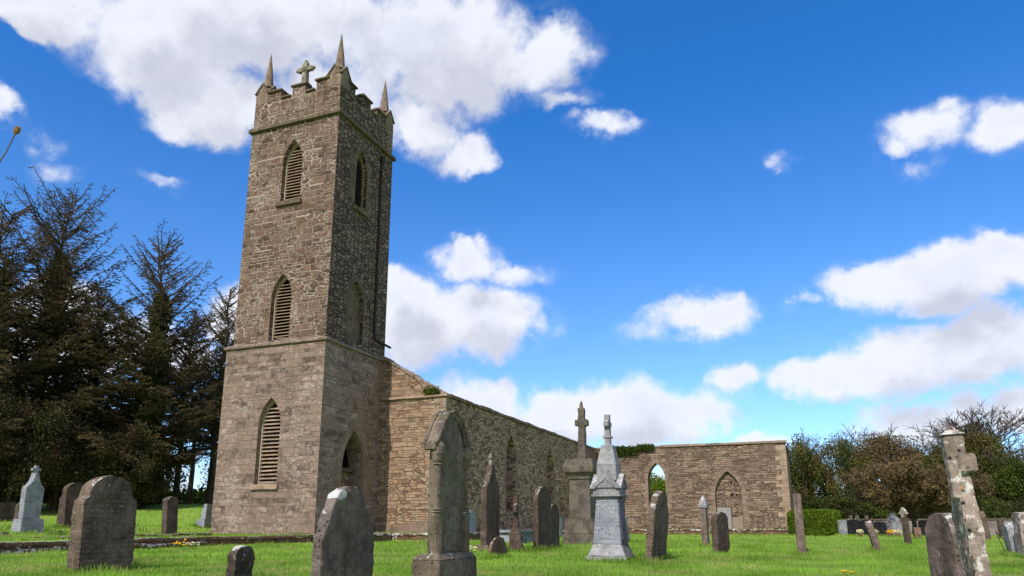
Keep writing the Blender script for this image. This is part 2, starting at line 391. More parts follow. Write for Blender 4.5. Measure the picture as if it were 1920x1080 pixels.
M['nave_west'] = masonry('golden_rubble', [(.20,.14,.095),(.32,.24,.17),(.37,.285,.205),(.41,.28,.165),(.40,.33,.25)], (.13,.09,.055), .32, .12, rubble=.3, mw=.07, lich=.35, lcol=(.48,.42,.34), stain=(.20,.145,.09), stain_amt=.35, br=.95, wob=(.06, .03), speck=.5)
M['nave_side'] = masonry('brown_rubble', [(.125,.09,.06),(.27,.20,.138),(.36,.27,.19),(.43,.33,.235)], (.10,.074,.054), .26, .10, rubble=.5, wob=(.07, .03), mw=.075, lich=.25, lcol=(.46,.39,.31), stain=(.13,.095,.065), stain_amt=.3, bs=.9, br=1.2, speck=.3)
M['end_wall'] = masonry('thin_bedded_rubble', [(.15,.105,.075),(.275,.21,.157),(.33,.265,.20),(.385,.31,.23),(.29,.205,.15)], (.065,.048,.036), .34, .088, rubble=.14, wob=(.09, .03), mw=.085, lich=.4, lcol=(.46,.40,.32), stain=(.17,.12,.085), stain_amt=.4, bs=1.1, br=.92)
M['dressed'] = stone('dressed_stone', (.18,.14,.105), (.28,.225,.175), lich=.5, sc=.8, streak=.3)
M['dressed_dark'] = stone('dark_dressed_stone', (.11,.082,.058), (.18,.14,.10), lich=.5, sc=.8, moss=.25, streak=.4)
M['dressed_tan'] = stone('tan_dressed_stone', (.26,.20,.145), (.38,.30,.225), lich=.35, sc=.8, streak=.2)
M['pinnacle'] = stone('pinnacle_stone', (.18,.14,.105), (.27,.215,.16), lich=.35, sc=1.2, streak=.5)
M['kerb'] = stone('dark_kerb_stone', (.11,.062,.04), (.18,.11,.075), lich=.85, lcol=(.5,.47,.43), sc=.6, moss=.6, pits=.4)
M['kerb_white'] = stone('lichened_kerb_stone', (.11,.062,.04), (.18,.11,.075), lich=1.3, lcol=(.62,.60,.56), sc=.55, moss=.45, pits=.5)
M['slate_louvre'] = stone('pale_louvre_slate', (.27,.20,.135), (.38,.30,.215), lich=.3, sc=1, moss=.2, streak=.1)
M['frame'] = stone('louvre_frame', (.42,.37,.29), (.55,.5,.4), lich=.3, sc=1, moss=.2, streak=.2)
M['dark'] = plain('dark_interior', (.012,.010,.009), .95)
M['iron'] = plain('rusty_cast_iron', (.035,.026,.022), .7)
M['board'] = plain('grey_painted_board', (.27,.25,.26), .7, .12)
M['board2'] = plain('brown_painted_board', (.25,.19,.15), .7, .12)
GD = dict(lich=.35, streak=.5)
M['g_brown'] = stone('brown_limestone', (.085,.066,.048), (.16,.128,.096), lich=.4, pits=.4, sc=1.0, glyph=.8)
M['g_dark'] = stone('dark_sandstone', (.072,.054,.043), (.12,.093,.075), lich=.3, pits=.3)
M['g_pit'] = stone('pitted_grey_limestone', (.15,.125,.112), (.26,.22,.195), lich=.15, pits=1.0, sc=1.2, streak=.35)
M['g_gothic'] = stone('olive_grey_limestone', (.12,.102,.082), (.21,.18,.14), lich=.3, pits=.5, moss=.3, streak=.7)
M['g_pale'] = stone('pale_blue_limestone', (.21,.24,.28), (.31,.345,.385), lich=.3, pits=.15, streak=.25, glyph=.7)
M['g_paleplain'] = stone('pale_limestone', (.215,.23,.245), (.32,.34,.355), lich=.5, pits=.2, streak=.3)
M['g_ped'] = stone('grey_brown_limestone', (.085,.076,.066), (.16,.142,.12), lich=.4, moss=.25, streak=.4)
M['g_red'] = stone('reddish_stone', (.12,.075,.05), (.22,.15,.10), lich=.35, orange=.4, pits=.5)
M['g_white'] = stone('white_lichened_stone', (.20,.17,.145), (.36,.31,.265), lich=.95, lcol=(.66,.62,.60), pits=1.0, orange=.45, streak=.5)
M['g_post'] = stone('weathered_post_stone', (.12,.095,.08), (.20,.16,.14), lich=.45, pits=.4, streak=.7)
M['polished'] = stone('polished_black_granite', (.012,.012,.014), (.02,.02,.024), lich=-1, streak=0, rough=.2)
M['concrete'] = stone('old_render', (.17,.155,.15), (.25,.235,.23), lich=.3, streak=.3, sc=.5)
M['bark'] = plain('dark_bark', (.10,.072,.052), .95, .35, 4)
M['bark_grey'] = plain('grey_bark', (.11,.09,.07), .95, .35, 4)
M['needle'] = leafmat('needle_brown_green', [(.05,.045,.02),(.12,.082,.042),(.075,.068,.026),(.14,.098,.052),(.045,.060,.022)], .15)
M['needle_dark'] = leafmat('needle_dark_green', [(.026,.034,.012),(.045,.056,.018),(.085,.06,.03),(.035,.052,.016)], .15)
M['window_tree'] = leafmat('yellow_green_leaf', [(.20,.24,.02),(.30,.32,.03),(.24,.30,.03),(.34,.34,.05)], .5)
M['ivy'] = leafmat('ivy_leaf', [(.035,.055,.010),(.055,.085,.016),(.08,.10,.020),(.05,.065,.012)], .2)
M['olive'] = leafmat('olive_twigs', [(.11,.10,.025),(.17,.125,.042),(.12,.13,.03),(.20,.145,.055)], .25)
M['brown_twig'] = leafmat('brown_twigs', [(.13,.088,.042),(.18,.125,.066),(.15,.11,.045),(.21,.15,.085)], .25)
M['green_leaf'] = leafmat('fresh_leaf', [(.05,.075,.012),(.08,.11,.018),(.10,.13,.02),(.06,.09,.015)], .3)
M['hedge'] = leafmat('hedge_leaf', [(.08,.13,.012),(.13,.20,.018),(.18,.26,.025),(.10,.16,.014)], .3)
M['grassblade'] = leafmat('grass_blade', [(.20,.37,.035),(.28,.47,.055),(.34,.53,.085),(.24,.42,.045),(.42,.50,.14)], .5)
M['yellow'] = plain('yellow_petals', (.75,.42,.02), .7, .1)
M['cream'] = plain('cream_petals', (.7,.62,.4), .7, .1)
gm = M['grassblade']; N = NT(gm.node_tree); b = N.n['Principled BSDF']; src = b.inputs['Base Color'].links[0].from_socket
tc = N.node('ShaderNodeTexCoord').outputs['Object']
c = N.mix(N.m('MULTIPLY', N.rng(N.noise(tc, .7, 6, .7), .48, .64), .75), src, (.46, .44, .17))
c = N.mix(N.m('MULTIPLY', N.rng(N.noise(N.v('ADD', tc, (9, 4, 0)), .6, 5, .65), .50, .64), .6), c, (.15, .31, .03))
N.link(c, b.inputs['Base Color']); N.link(c, N.n['Translucent BSDF'].inputs[0])
m, N, b = newmat('lawn'); M['lawn'] = m
tc = N.node('ShaderNodeTexCoord').outputs['Object']
c = N.mix(N.rng(N.noise(tc, .35, 5, .6), .35, .65), (.20,.36,.038), (.29,.44,.07))
c = N.mix(N.m('MULTIPLY', N.rng(N.noise(tc, 1.7, 4, .6), .52, .7), .55), c, (.21,.25,.06))
c = N.mix(1.0, c, N.ramp(N.noise(N.v('MULTIPLY', tc, (1, 1, 3)), 22, 5, .75), [(.3, (.55, .6, .5)), (.7, (1.35, 1.3, 1.35))]), 'MULTIPLY')
N.link(c, b.inputs['Base Color']); bump(N, b, N.noise(tc, 30, 5, .8), .9, .05)

# ------------------------------------------------------------------ lie of the land
TX0, TX1, TY0, TY1 = -21.95, -17.03, 23.14, 27.62
NX0, NX1, NY0, NY1 = -25.3, -13.81, 27.29, 51.39
EX1 = -1.0
def pv(px, v):
    p = at_v(px, 990, v); return (p.x, p.y)
KP = [pv(-420, 12.8), pv(-150, 15.2), pv(0, 17.6), pv(200, 20.6), pv(394, 24.2), pv(592, 26.7)]
KP2 = [KP[-1], (-16.0, 24.6), (-15.6, 26.2), (-12.95, 26.4), (-12.95, 50.5), (-.35, 50.5)]
KALL = KP + KP2[1:]
TERR = KALL + [(-.35, 75), (-300, 75), (-300, -40), (KP[0][0]-20, KP[0][1]-8)]
def inpoly(x, y, poly):
    ins = np.zeros(x.shape, bool); n = len(poly)
    for i in range(n):
        x0, y0 = poly[i]; x1, y1 = poly[(i+1) % n]
        c = ((y0 > y) != (y1 > y)); xi = (x1-x0)*(y-y0)/((y1-y0) if y1 != y0 else 1e-9)+x0
        ins ^= c & (x < xi)
    return ins
def distline(x, y, pts):
    D = np.full(x.shape, 1e9)
    for (x0, y0), (x1, y1) in zip(pts[:-1], pts[1:]):
        L2 = (x1-x0)**2+(y1-y0)**2
        t = np.clip(((x-x0)*(x1-x0)+(y-y0)*(y1-y0))/L2, 0, 1)
        D = np.minimum(D, np.hypot(x-x0-t*(x1-x0), y-y0-t*(y1-y0)))
    return D
def land(x, y):
    x = np.asarray(x, float); y = np.asarray(y, float)
    v = -_s*x+_c*y
    low = np.interp(v, [-200, 0, 25, 47, 90, 400], [-.5, 0, .25, .37, .5, 2])
    left = np.interp(v, [0, 15, 18, 22, 27, 31, 36, 43, 60, 120, 400], [.38, .40, .45, .60, .79, .83, 1.35, 2.1, 2.5, 2.5, 4])
    ch = np.interp(y, [20, 27, 52, 80], [.50, .58, .70, .6])
    k = sm(-26, -22.5, x)
    ter = left*(1-k)+ch*k
    ins = inpoly(x, y, TERR); D = distline(x, y, KALL); sd = np.where(ins, D, -D)
    h = low + (ter-low)*sm(-.12, .12, sd)
    return h + .025*np.sin(x*.9+1.3*np.sin(y*.5))*np.sin(y*.7+x*.2)
def lz(x, y): return float(land(np.array([x]), np.array([y]))[0])
def hit(px, py):
    """where the line of sight through (px, py) meets the grass"""
    d = ray(px, py); d = d/d.dot(FH); v = 6.0
    while v < 140:
        p = EYE+d*v
        if p.z <= lz(p.x, p.y): return v
        v += .1
    return 140

# grass ground: fine sheet near, coarse far, one mesh
def axis(a, b, fa, fb, f, c):
    out = list(np.arange(fa, fb, f)); x = fa; st = f
    while x > a: st = min(st*1.25, c); x -= st; out.insert(0, x)
    x = out[-1]; st = f
    while x < b: st = min(st*1.25, c); x += st; out.append(x)
    return np.array(out)
gx = axis(-700, 700, -34, 10, .16, 40); gy = axis(-200, 900, 8, 54, .16, 40)
X, Y = np.meshgrid(gx, gy); Z = land(X, Y)
idx = np.arange(X.size).reshape(X.shape)
F = np.stack([idx[:-1, :-1], idx[:-1, 1:], idx[1:, 1:], idx[1:, :-1]], -1).reshape(-1, 4)
g = raw('ground', np.stack([X, Y, Z], -1).reshape(-1, 3), F, M['lawn'])
g.data.polygons.foreach_set('use_smooth', [True]*len(g.data.polygons)); tag(g, 'green grass churchyard ground', kind='structure')

# grass blades where the lawn is near enough to show them
def blades(n, vmin, vmax, h0, h1, name, ring=None):
    v = np.sqrt(rng.uniform(vmin**2, vmax**2, n)) if vmax < 16 else rng.uniform(vmin, vmax, n)
    a = rng.uniform(-.95, .95, n); a = np.where(np.abs(a) > .80, a*(1+.5*rng.random(n)**2), a)
    x = -_s*v+_c*v*a; y = _c*v+_s*v*a
    if ring:      # a fringe of longer grass round a stone's foot
        cx0, cy0, rx, ry = ring; t = rng.uniform(0, 2*PI, n); k = 1+np.abs(rng.normal(size=n))*.28
        q = (np.abs(np.cos(t))**4+np.abs(np.sin(t))**4)**-.25
        x = cx0+(rx+.02)*np.cos(t)*q*k; y = cy0+(ry+.02)*np.sin(t)*q*k; v = -_s*x+_c*y
    ok = ~inpoly(x, y, [(-22, 23.1), (-17, 23.1), (-17, 27.3), (-13.8, 27.3), (-13.8, 51.3), (0, 51.3), (0, 60), (-26, 60), (-26, 27), (-22, 27)])
    ok &= distline(x, y, KALL) > .2
    x, y, v = x[ok], y[ok], v[ok]; n = len(x)
    cl = np.sin(x*3.1+np.sin(y*2.3)*2)*np.sin(y*2.9+x) ; h = rng.uniform(h0, h1, n)*(1+.3*cl)
    # taller tufts along the kerb
    h *= 1+.5*np.exp(-((distline(x, y, KALL)-.2)/.22)**2)
    z = land(x, y); t = rng.uniform(0, 2*PI, n); wd = .006+.0006*v
    ln = rng.uniform(.1, .6, n)*h; ta = rng.uniform(0, 2*PI, n)
    V = np.empty((n, 3, 3)); dx, dy = np.cos(t)*wd, np.sin(t)*wd
    V[:, 0] = np.stack([x-dx, y-dy, z-.01], 1); V[:, 1] = np.stack([x+dx, y+dy, z-.01], 1)
    V[:, 2] = np.stack([x+np.cos(ta)*ln, y+np.sin(ta)*ln, z+h], 1)
    return V.reshape(-1, 3)
FEET = []
# ------------------------------------------------------------------ tower
def arch(c, w_, z0, zs, za, n=9):
    """pointed opening outline: centre, width, sill, springing, apex"""
    h = w_/2; pts = [(c-h, z0), (c+h, z0), (c+h, zs)]
    r = ((za-zs)**2+h*h)/(2*h)
    for i in range(1, n+1):
        zz = zs+(za-zs)*math.sin(i/n*PI/2); q = math.sqrt(max(0, r*r-(zz-zs)**2))-(r-h); pts.append((c+max(0, q), zz))
    pts += [(2*c-a, b) for a, b in pts[-2:1:-1]]
    return pts
def ring(outer, w_):
    return outer
TOW = empty('church_tower', (-19.5, 25.4, .5), 'tall square stone tower with battlements, four spiked pinnacles and slatted pointed windows', 'tower')
TO = tuple(TOW.location)
def tb(mb, name, mat, parent=TOW, **k): return mb.build(name, mat, parent, off=TO, **k)
WL = arch(-19.46, 1.08, 2.45, 4.75, 5.86); WM = arch(-19.40, 1.02, 8.24, 10.05, 11.06); WT = arch(-19.34, 1.02, 14.33, 16.1, 17.18)
DB = arch(25.45, 1.55, .3, 3.1, 4.72); BB = arch(25.15, 1.25, 8.4, 9.9, 11.08); TBw = arch(25.12, .86, 14.38, 16.1, 17.12)
UX0, UX1, UY0, UY1 = -21.68, -17.10, 23.21, 27.62
A_, B_ = (Vector((1, 0, 0)), Vector((0, -1, 0))), (Vector((0, 1, 0)), Vector((1, 0, 0)))
mb = MB(); mb.prism([[(TX0, .1), (TX1, .1), (TX1, 8.02), (TX0, 8.02)], WL], (0, TY0, 0), *A_, .75); tb(mb, 'lower_front_wall', M['tower_low'])
mb = MB(); mb.prism([[(TY0+.75, .1), (TY1, .1), (TY1, 8.02), (TY0+.75, 8.02)], DB], (TX1, 0, 0), *B_, .75)
tb(mb, 'lower_side_wall', M['tower_low'])
mb = MB(); mb.box(TX0, TX0+.7, TY0+.75, TY1, .1, 8.02); mb.box(TX0+.7, TX1-.75, TY1-.6, TY1, .1, 8.02); tb(mb, 'lower_back_wall', M['tower_low'])
mb = MB(); mb.prism([[(UX0, 8.1), (UX1, 8.1), (UX1, 18.0), (UX0, 18.0)], WM, WT], (0, UY0, 0), *A_, .7); tb(mb, 'upper_front_wall', M['tower_up'])
mb = MB(); mb.prism([[(UY0+.7, 8.1), (UY1, 8.1), (UY1, 18.0), (UY0+.7, 18.0)], BB, TBw], (UX1, 0, 0), *B_, .7); tb(mb, 'upper_side_wall', M['tower_side'])
# the corner end of the front wall shows on the side: same dark rubble, a skin 3 mm proud
mb = MB(); mb.box(UX1-.05, UX1+.003, UY0+.003, UY0+.7, 8.1, 18.0); tb(mb, 'corner_stones', M['tower_side'])
mb = MB(); mb.box(UX0, UX0+.7, UY0+.7, UY1, 8.1, 18.0); mb.box(UX0+.7, UX1-.7, UY1-.6, UY1, 8.1, 18.0); tb(mb, 'upper_back_wall', M['tower_up'])
mb = MB(); mb.box(UX0+.7, UX1-.7, UY0+.7, UY1-.6, 17.6, 17.9); tb(mb, 'roof', M['dark'])
# string courses
def course(z0, z1, x0, x1, y0, y1, e, top):
    mb = MB(); mb.box(x0-e, x1+e, y0-e, y1+e, z0, z0+(z1-z0)*.5)
    mb.box(x0-e, x1+e, y0-e, y1+e, z0+(z1-z0)*.5+.0005, z1, top, top); return mb
tb(course(8.0, 8.2, TX0, TX1, TY0, TY1, .09, .2), 'string_course', M['dressed'], bevel=.01, weather=(.012, 3, .5))
tb(course(17.96, 18.24, UX0, UX1, UY0, UY1, .13, .12), 'string_course', M['dressed_dark'], bevel=.01, weather=(.015, 3, .5))
# parapet
PW = .42
for nm, U_, O_, segs in (('front', A_, (0, UY0, 0), None), ):
    pass
def para(u0, u1, merl):
    pts = [(u0, 18.2), (u1, 18.2), (u1, 19.40)]
    for a, b_ in sorted(merl, reverse=True): pts += [(b_, 19.40), (b_, 19.82), (a, 19.82), (a, 19.40)]
    pts.append((u0, 19.40))
    out = [pts[0]]
    for p in pts[1:]:
        if math.hypot(p[0]-out[-1][0], p[1]-out[-1][1]) > 1e-4: out.append(p)
    return out
mf = [(-20.95, -20.28), (-19.66, -18.98), (-18.38, -17.75)]
ms = [(23.86, 24.35), (24.92, 25.60), (26.15, 26.8)]
cx = (UX0+UX1)/2
mb = MB(); mb.prism([para(UX0+.02, UX1-.02, mf)], (0, UY0+.02, 0), *A_, PW); tb(mb, 'parapet', M['tower_up']); mb = MB()
mb.prism([para(UX0+.02, UX1-.02, mf)], (0, UY1-.02, 0), Vector((1, 0, 0)), Vector((0, 1, 0)), PW); tb(mb, 'parapet', M['tower_up'])
mb = MB(); mb.prism([para(UY0+.02+PW, UY1-.02-PW, ms)], (UX1-.02, 0, 0), *B_, PW); tb(mb, 'parapet', M['tower_side']); mb = MB()
mb.prism([para(UY0+.02+PW, UY1-.02-PW, ms)], (UX0+.02, 0, 0), Vector((0, 1, 0)), Vector((-1, 0, 0)), PW)
tb(mb, 'parapet', M['tower_side']); mb = MB(); mb.box(UX1-.06, UX1-.017, UY0+.024, UY0+.02+PW, 18.2, 19.38); tb(mb, 'corner_stones', M['tower_side'])
def copings(lo, hi, merl, fn):
    e = .06; cur = lo
    for a, b_ in merl:
        if a-cur > .1: fn(cur+.002, a-e-.002, 19.40, 19.49)
        fn(a-e, b_+e, 19.82, 19.92); cur = b_+e
    if hi-cur > .1: fn(cur, hi, 19.40, 19.49)
def one_coping(x0, x1, y0, y1, z0, z1, tx, ty):
    q = MB(); q.box(x0, x1, y0, y1, z0, z1, tx, ty); tb(q, 'battlement_coping', M['dressed_dark'], bevel=.008, weather=(.012, 4, .3))
for side in range(4):
    if side in (0, 2):
        y0, y1 = (UY0-.07, UY0+.02+PW+.05) if side == 0 else (UY1-PW-.07, UY1+.07)
        copings(UX0+.72, UX1-.72, mf, lambda a, b_, z0, z1: one_coping(a, b_, y0, y1, z0+.001, z1, .0, .02))
    else:
        x0, x1 = (UX1-PW-.07, UX1+.07) if side == 1 else (UX0-.07, UX0+PW+.07)
        copings(UY0+.72, UY1-.72, ms, lambda a, b_, z0, z1: one_coping(x0, x1, a, b_, z0+.001, z1, .02, 0))
# pinnacles
for px_, py_ in ((UX0+.36, UY0+.36), (UX1-.36, UY0+.36), (UX1-.36, UY1-.36), (UX0+.36, UY1-.36)):
    mb = MB(); r = .345; zb = 19.38 
    mb.box(px_-r, px_+r, py_-r, py_+r, zb, 19.98)
    for ax in range(2):   # gablets on the four sides: two crossing gabled blocks
        O_ = (px_, py_-r, 0) if ax == 0 else (px_+r, py_, 0)
        U_, N_ = ((Vector((1, 0, 0)), Vector((0, -1, 0))) if ax == 0 else (Vector((0, 1, 0)), Vector((1, 0, 0))))
        mb.prism([[(-r, 19.98), (r, 19.98), (0, 20.42)]], Vector(O_)+N_*.004*(1+ax), U_, N_, 2*r+.008*(1+ax))
    sh = tb(mb, 'pinnacle', M['tower_side'] if False else M['pinnacle'], bevel=.01, weather=(.012, 4, .25))
    mb = MB()
    for ax in range(2):
        for sg in (-1, 1):
            O_ = (px_, py_+sg*(r+.045), 0) if ax == 0 else (px_+sg*(r+.045), py_, 0)
            U_, N_ = ((Vector((1, 0, 0)), Vector((0, sg, 0))) if ax == 0 else (Vector((0, 1, 0)), Vector((sg, 0, 0))))
            mb.prism([[(-r-.075, 19.93), (-r+.01, 19.93), (0, 20.36), (r-.01, 19.93), (r+.075, 19.93), (0, 20.47)]], O_, U_, N_, .12)
    tb(mb, 'gablet_moulding', M['dressed_dark'], sh, bevel=.006)
    mb = MB(); k = 8
    mb.lathe((px_, py_, 20.36), [(.27, 0), (.262, .02), (.235, .08), (.165, .66), (.09, 1.25), (.04, 1.62), (.006, 1.82)], k=4 if False else 8, rot=PI/8)
    tb(mb, 'spire', M['pinnacle'], sh, weather=(.007, 5, .2))
# cross on the middle merlon
mb = MB(); cxm, cym = -19.16, UY0+.2
mb.box(cxm-.28, cxm+.28, cym-.2, cym+.2, 19.93, 20.02, .08, .06); mb.box(cxm-.13, cxm+.13, cym-.10, cym+.10, 20.02, 20.62, .02, .01)
mb.box(cxm-.36, cxm+.36, cym-.085, cym+.085, 20.62, 20.80); mb.box(cxm-.12, cxm+.12, cym-.088, cym+.088, 20.80, 21.02)
for a, b_ in ((-.36, 20.71), (.36, 20.71), (0, 21.04)):
    for q in range(3):
        t = q/3*2*PI+ (PI/2 if a == 0 else (PI if a < 0 else 0))
        mb.lathe((cxm+a+.075*math.cos(t), cym, b_+.075*math.sin(t)-.07), [(.02, 0), (.075, .03), (.085, .07), (.075, .11), (.02, .14)], k=8)
mb.lathe((cxm, cym, 20.55), [(.02, 0), (.16, .06), (.19, .16), (.16, .26), (.02, .32)], k=10)
tb(mb, 'finial_cross', M['g_white'] if False else stone('mossy_cross_stone', (.19,.18,.13), (.34,.33,.26), lich=.6, moss=.35, pits=.4), weather=(.02, 6, .12))
# slatted windows
def louvre(outl, c, w_, z0, zs, za, plane, n, side=False, broken=False):
    mb = MB(); e = .20 if not side else .17
    if not side: Of = lambda d: (0, plane+d, 0); U_, N_ = A_
    else: Of = lambda d: (plane-d, 0, 0); U_, N_ = B_
    inner = arch(c, w_-.12, z0+.03, zs, za-.11)
    mb.prism([[(a, b_) for a, b_ in arch(c, w_-.01, z0+.004, zs, za-.008)], inner], Of(e), U_, N_, .12)
    fr = tb(mb, 'louvre_frame', M['frame'] if not side else M['slate_louvre'])
    mb = MB(); r = ((za-zs)**2+(w_/2)**2)/w_
    step = (za-z0-.35)/n
    for i in range(n):
        zz = z0+.05+i*step; h = w_/2-.065
        zt = zz+step*.3
        if zt > zs: h = max(.03, math.sqrt(max(0, r*r-(zt-zs)**2))-(r-w_/2)-.075)
        if h < .05: continue
        tl = random.uniform(-.006, .006)*2; th = .026
        f0, f1 = e+.005, e+.20
        q = [(c-h, f0, zz+tl), (c+h, f0, zz-tl), (c+h, f1, zz-tl+step*.52), (c-h, f1, zz+tl+step*.52)]
        if broken and i == 0: q = [(a+ (.15 if k in (0, 3) else 0), b_, z_+(.08 if k in (0, 3) else 0)) for k, (a, b_, z_) in enumerate(q)]
        vs = [(a, plane+b_, z_) if not side else (plane-b_, a, z_) for a, b_, z_ in q]
        vs += [(x, y, z_+th*1.3) for x, y, z_ in vs]
        mb.add(vs, [(0, 3, 2, 1), (4, 5, 6, 7), (0, 1, 5, 4), (1, 2, 6, 5), (2, 3, 7, 6), (3, 0, 4, 7)])
    tb(mb, 'slats', M['slate_louvre'] if not side else M['iron'], fr)
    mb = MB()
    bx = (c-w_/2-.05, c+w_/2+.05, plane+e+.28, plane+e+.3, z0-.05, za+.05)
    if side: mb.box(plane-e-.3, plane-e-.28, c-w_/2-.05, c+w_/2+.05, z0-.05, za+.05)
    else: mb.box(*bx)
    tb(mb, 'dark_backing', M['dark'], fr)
louvre(WL, -19.46, 1.08, 2.45, 4.75, 5.86, TY0, 20)
louvre(WM, -19.40, 1.02, 8.24, 10.05, 11.06, UY0, 18, broken=True)
louvre(WT, -19.34, 1.02, 14.33, 16.1, 17.18, UY0, 18)
louvre(TBw, 25.12, .86, 14.38, 16.1, 17.12, UX1, 18, side=True)
mb = MB(); mb.box(-20.14, -18.80, TY0-.10, TY0+.19, 2.24, 2.44, 0, .0); tb(mb, 'window_sill', M['slate_louvre'], bevel=.012, weather=(.008, 5, .2))
mb = MB(); mb.box(-20.02, -18.72, UY0-.12, UY0+.19, 14.13, 14.32); tb(mb, 'window_sill', M['dressed_dark'], bevel=.012, weather=(.008, 5, .2))
mb = MB(); mb.box(UX1-.15, UX1+.12, 24.55, 25.72, 14.18, 14.37); tb(mb, 'window_sill', M['dressed_dark'], bevel=.012, weather=(.008, 5, .2))
# dressed surrounds, 6 to 15 mm proud of the rubble, as single cut blocks
def surround(c, w_, z0, zs, za, wd, plane, side, mat, name='window_surround', arch_only=False, out=.012, par=TOW, off=TO, jit=.05):
    r = random.Random(int(c*100)); mb = MB()
    inn = arch(c, w_, z0, zs, za, 12)[2:]   # from right springing over apex to left springing
    half = inn[:13]
    def quad(pts, o):
        if side: mb.prism([pts], (plane+o, 0, 0), *B_, .06)
        else: mb.prism([pts], (0, plane-o, 0), *A_, .06)
    for sg in (1, -1):
        nb = 4
        for i in range(nb):
            a = half[i*3]; b_ = half[min(i*3+3, 12)]
            def outp(p, q):
                d = Vector((b_[0]-a[0], b_[1]-a[1])); n = Vector((d.y, -d.x)).normalized(); return (p[0]+n.x*q, p[1]+n.y*q)
            wq = wd*(1+r.uniform(-jit, jit)*3)
            pa, pb = outp(a, wq), outp(b_, wq)
            if i == nb-1: pb = (c, b_[1]+wq*1.15)
            pts = [a, half[i*3+1], half[i*3+2], b_, pb, pa]
            pts = [((p[0] if sg > 0 else 2*c-p[0]), p[1]) for p in pts]
            # thin open joint between blocks
            mx = sum(p[0] for p in pts)/6; mz = sum(p[1] for p in pts)/6
            pts = [(mx+(p[0]-mx)*.985, mz+(p[1]-mz)*.97) for p in pts]
            quad(pts, out+r.uniform(0, .008))
        if not arch_only:
            zz = z0; k = 0
            while zz < zs-.05:
                hh = min(r.uniform(.28, .42), zs-zz); wq = wd*(1.35 if k % 2 else .75)*r.uniform(.9, 1.1)
                x0 = c+w_/2; pts = [(x0+.002, zz+.008), (x0+wq, zz+.008), (x0+wq, zz+hh-.004), (x0+.002, zz+hh-.004)]
                pts = [((p[0] if sg > 0 else 2*c-p[0]), p[1]) for p in pts]
                quad(pts, out+r.uniform(0, .008)); zz += hh; k += 1
    return mb.build(name, mat, par, off=off)
surround(25.45, 1.56, .3, 3.1, 4.73, .34, TX1, True, M['dressed'], 'door_surround')
surround(-19.34, 1.03, 14.33, 16.1, 17.19, .3, UY0, False, M['tower_up'], arch_only=True, out=.008)
surround(25.12, .87, 14.38, 16.1, 17.13, .3, UX1, True, M['dressed_dark'], out=.006)
surround(25.15, 1.26, 8.4, 9.9, 11.09, .26, UX1, True, M['dressed_dark'], arch_only=True, out=.006)
# blocked window and blocked doorway behind their arches
mb = MB(); mb.box(UX1-.62, UX1-.16, 24.4, 25.9, 8.3, 11.2); tb(mb, 'blocked_window', M['dressed_dark'], weather=(.01, 3, .3))
mb = MB(); mb.box(TX1-1.2, TX1-.66, 24.6, 26.3, .3, 3.05); tb(mb, 'doorway_infill', M['nave_west'])
mb = MB(); mb.box(TX1-2.2, TX1-2.15, 24.2, 26.8, .3, 5.0); tb(mb, 'dark_doorway', M['dark'])
mb = MB(); mb.box(TX1-.72, TX1-.45, 24.68, 26.22, 3.06, 3.2); tb(mb, 'doorway_lintel', M['bark'], weather=(.02, 4, .2))
# old iron downpipe
mb = MB(); mb.tube([(UX1+.06, 26.62, 17.35), (UX1+.06, 26.62, 8.95), (UX1+.08, 26.70, 8.85), (UX1+.08, 27.95, 8.78)], .055, 8)
mb.lathe((UX1+.09, 26.62, 17.2), [(.06, 0), (.13, .15), (.14, .42), (.12, .42)], k=4, rot=PI/4)
for zz in np.arange(9.6, 17, 1.75): mb.lathe((UX1+.06, 26.62, zz), [(.078, 0), (.078, .09)], k=8)
tb(mb, 'downpipe', M['iron'])
# plinth stones at the tower foot
mb = MB()
mb.box(TX1-.3, TX1+.045, TY0+.2, TY1-3.2, .1, .62)
tb(mb, 'foot_stones', M['dressed'], weather=(.02, 3, .4))

# ------------------------------------------------------------------ roofless church
CH = empty('ruined_church', (-19.5, 27.6, .5), 'long roofless brown rubble church with pointed window gaps, joined to the back of the tower', 'church')
CO = tuple(CH.location)
def cb(mb, name, mat, parent=CH, **k): return mb.build(name, mat, parent, off=CO, **k)
def rough(p0, p1, amp, n, seed):
    r = random.Random(seed); out = []
    for i in range(1, n):
        t = i/n; out.append((p0[0]+(p1[0]-p0[0])*t, p0[1]+(p1[1]-p0[1])*t+r.uniform(-amp, amp)))
    return out
EZ = 6.22; cxn = (NX0+NX1)/2; AZ = EZ+(NX1-cxn)*.6
# west wall below the ledge, both sides of the tower, and the gable above
mb = MB()
mb.box(TX1+.002, NX1, NY0, NY0+.75, .2, EZ); mb.box(NX0, TX0-.002, NY0, NY0+.75, .2, EZ); mb.box(TX0-.002, TX1+.002, TY1+.002, NY0+.75, .2, EZ)
cb(mb, 'west_wall', M['nave_west'])
gp = [(NX0+.15, EZ+.1), (NX1-.15, EZ+.1)] + rough((NX1-.15, EZ+.1), (cxn, AZ+.1), .05, 22, 3) + [(cxn, AZ+.1)] + rough((cxn, AZ+.1), (NX0+.15, EZ+.1), .05, 22, 4)
gpl = [(p[0], p[1]) for p in gp]
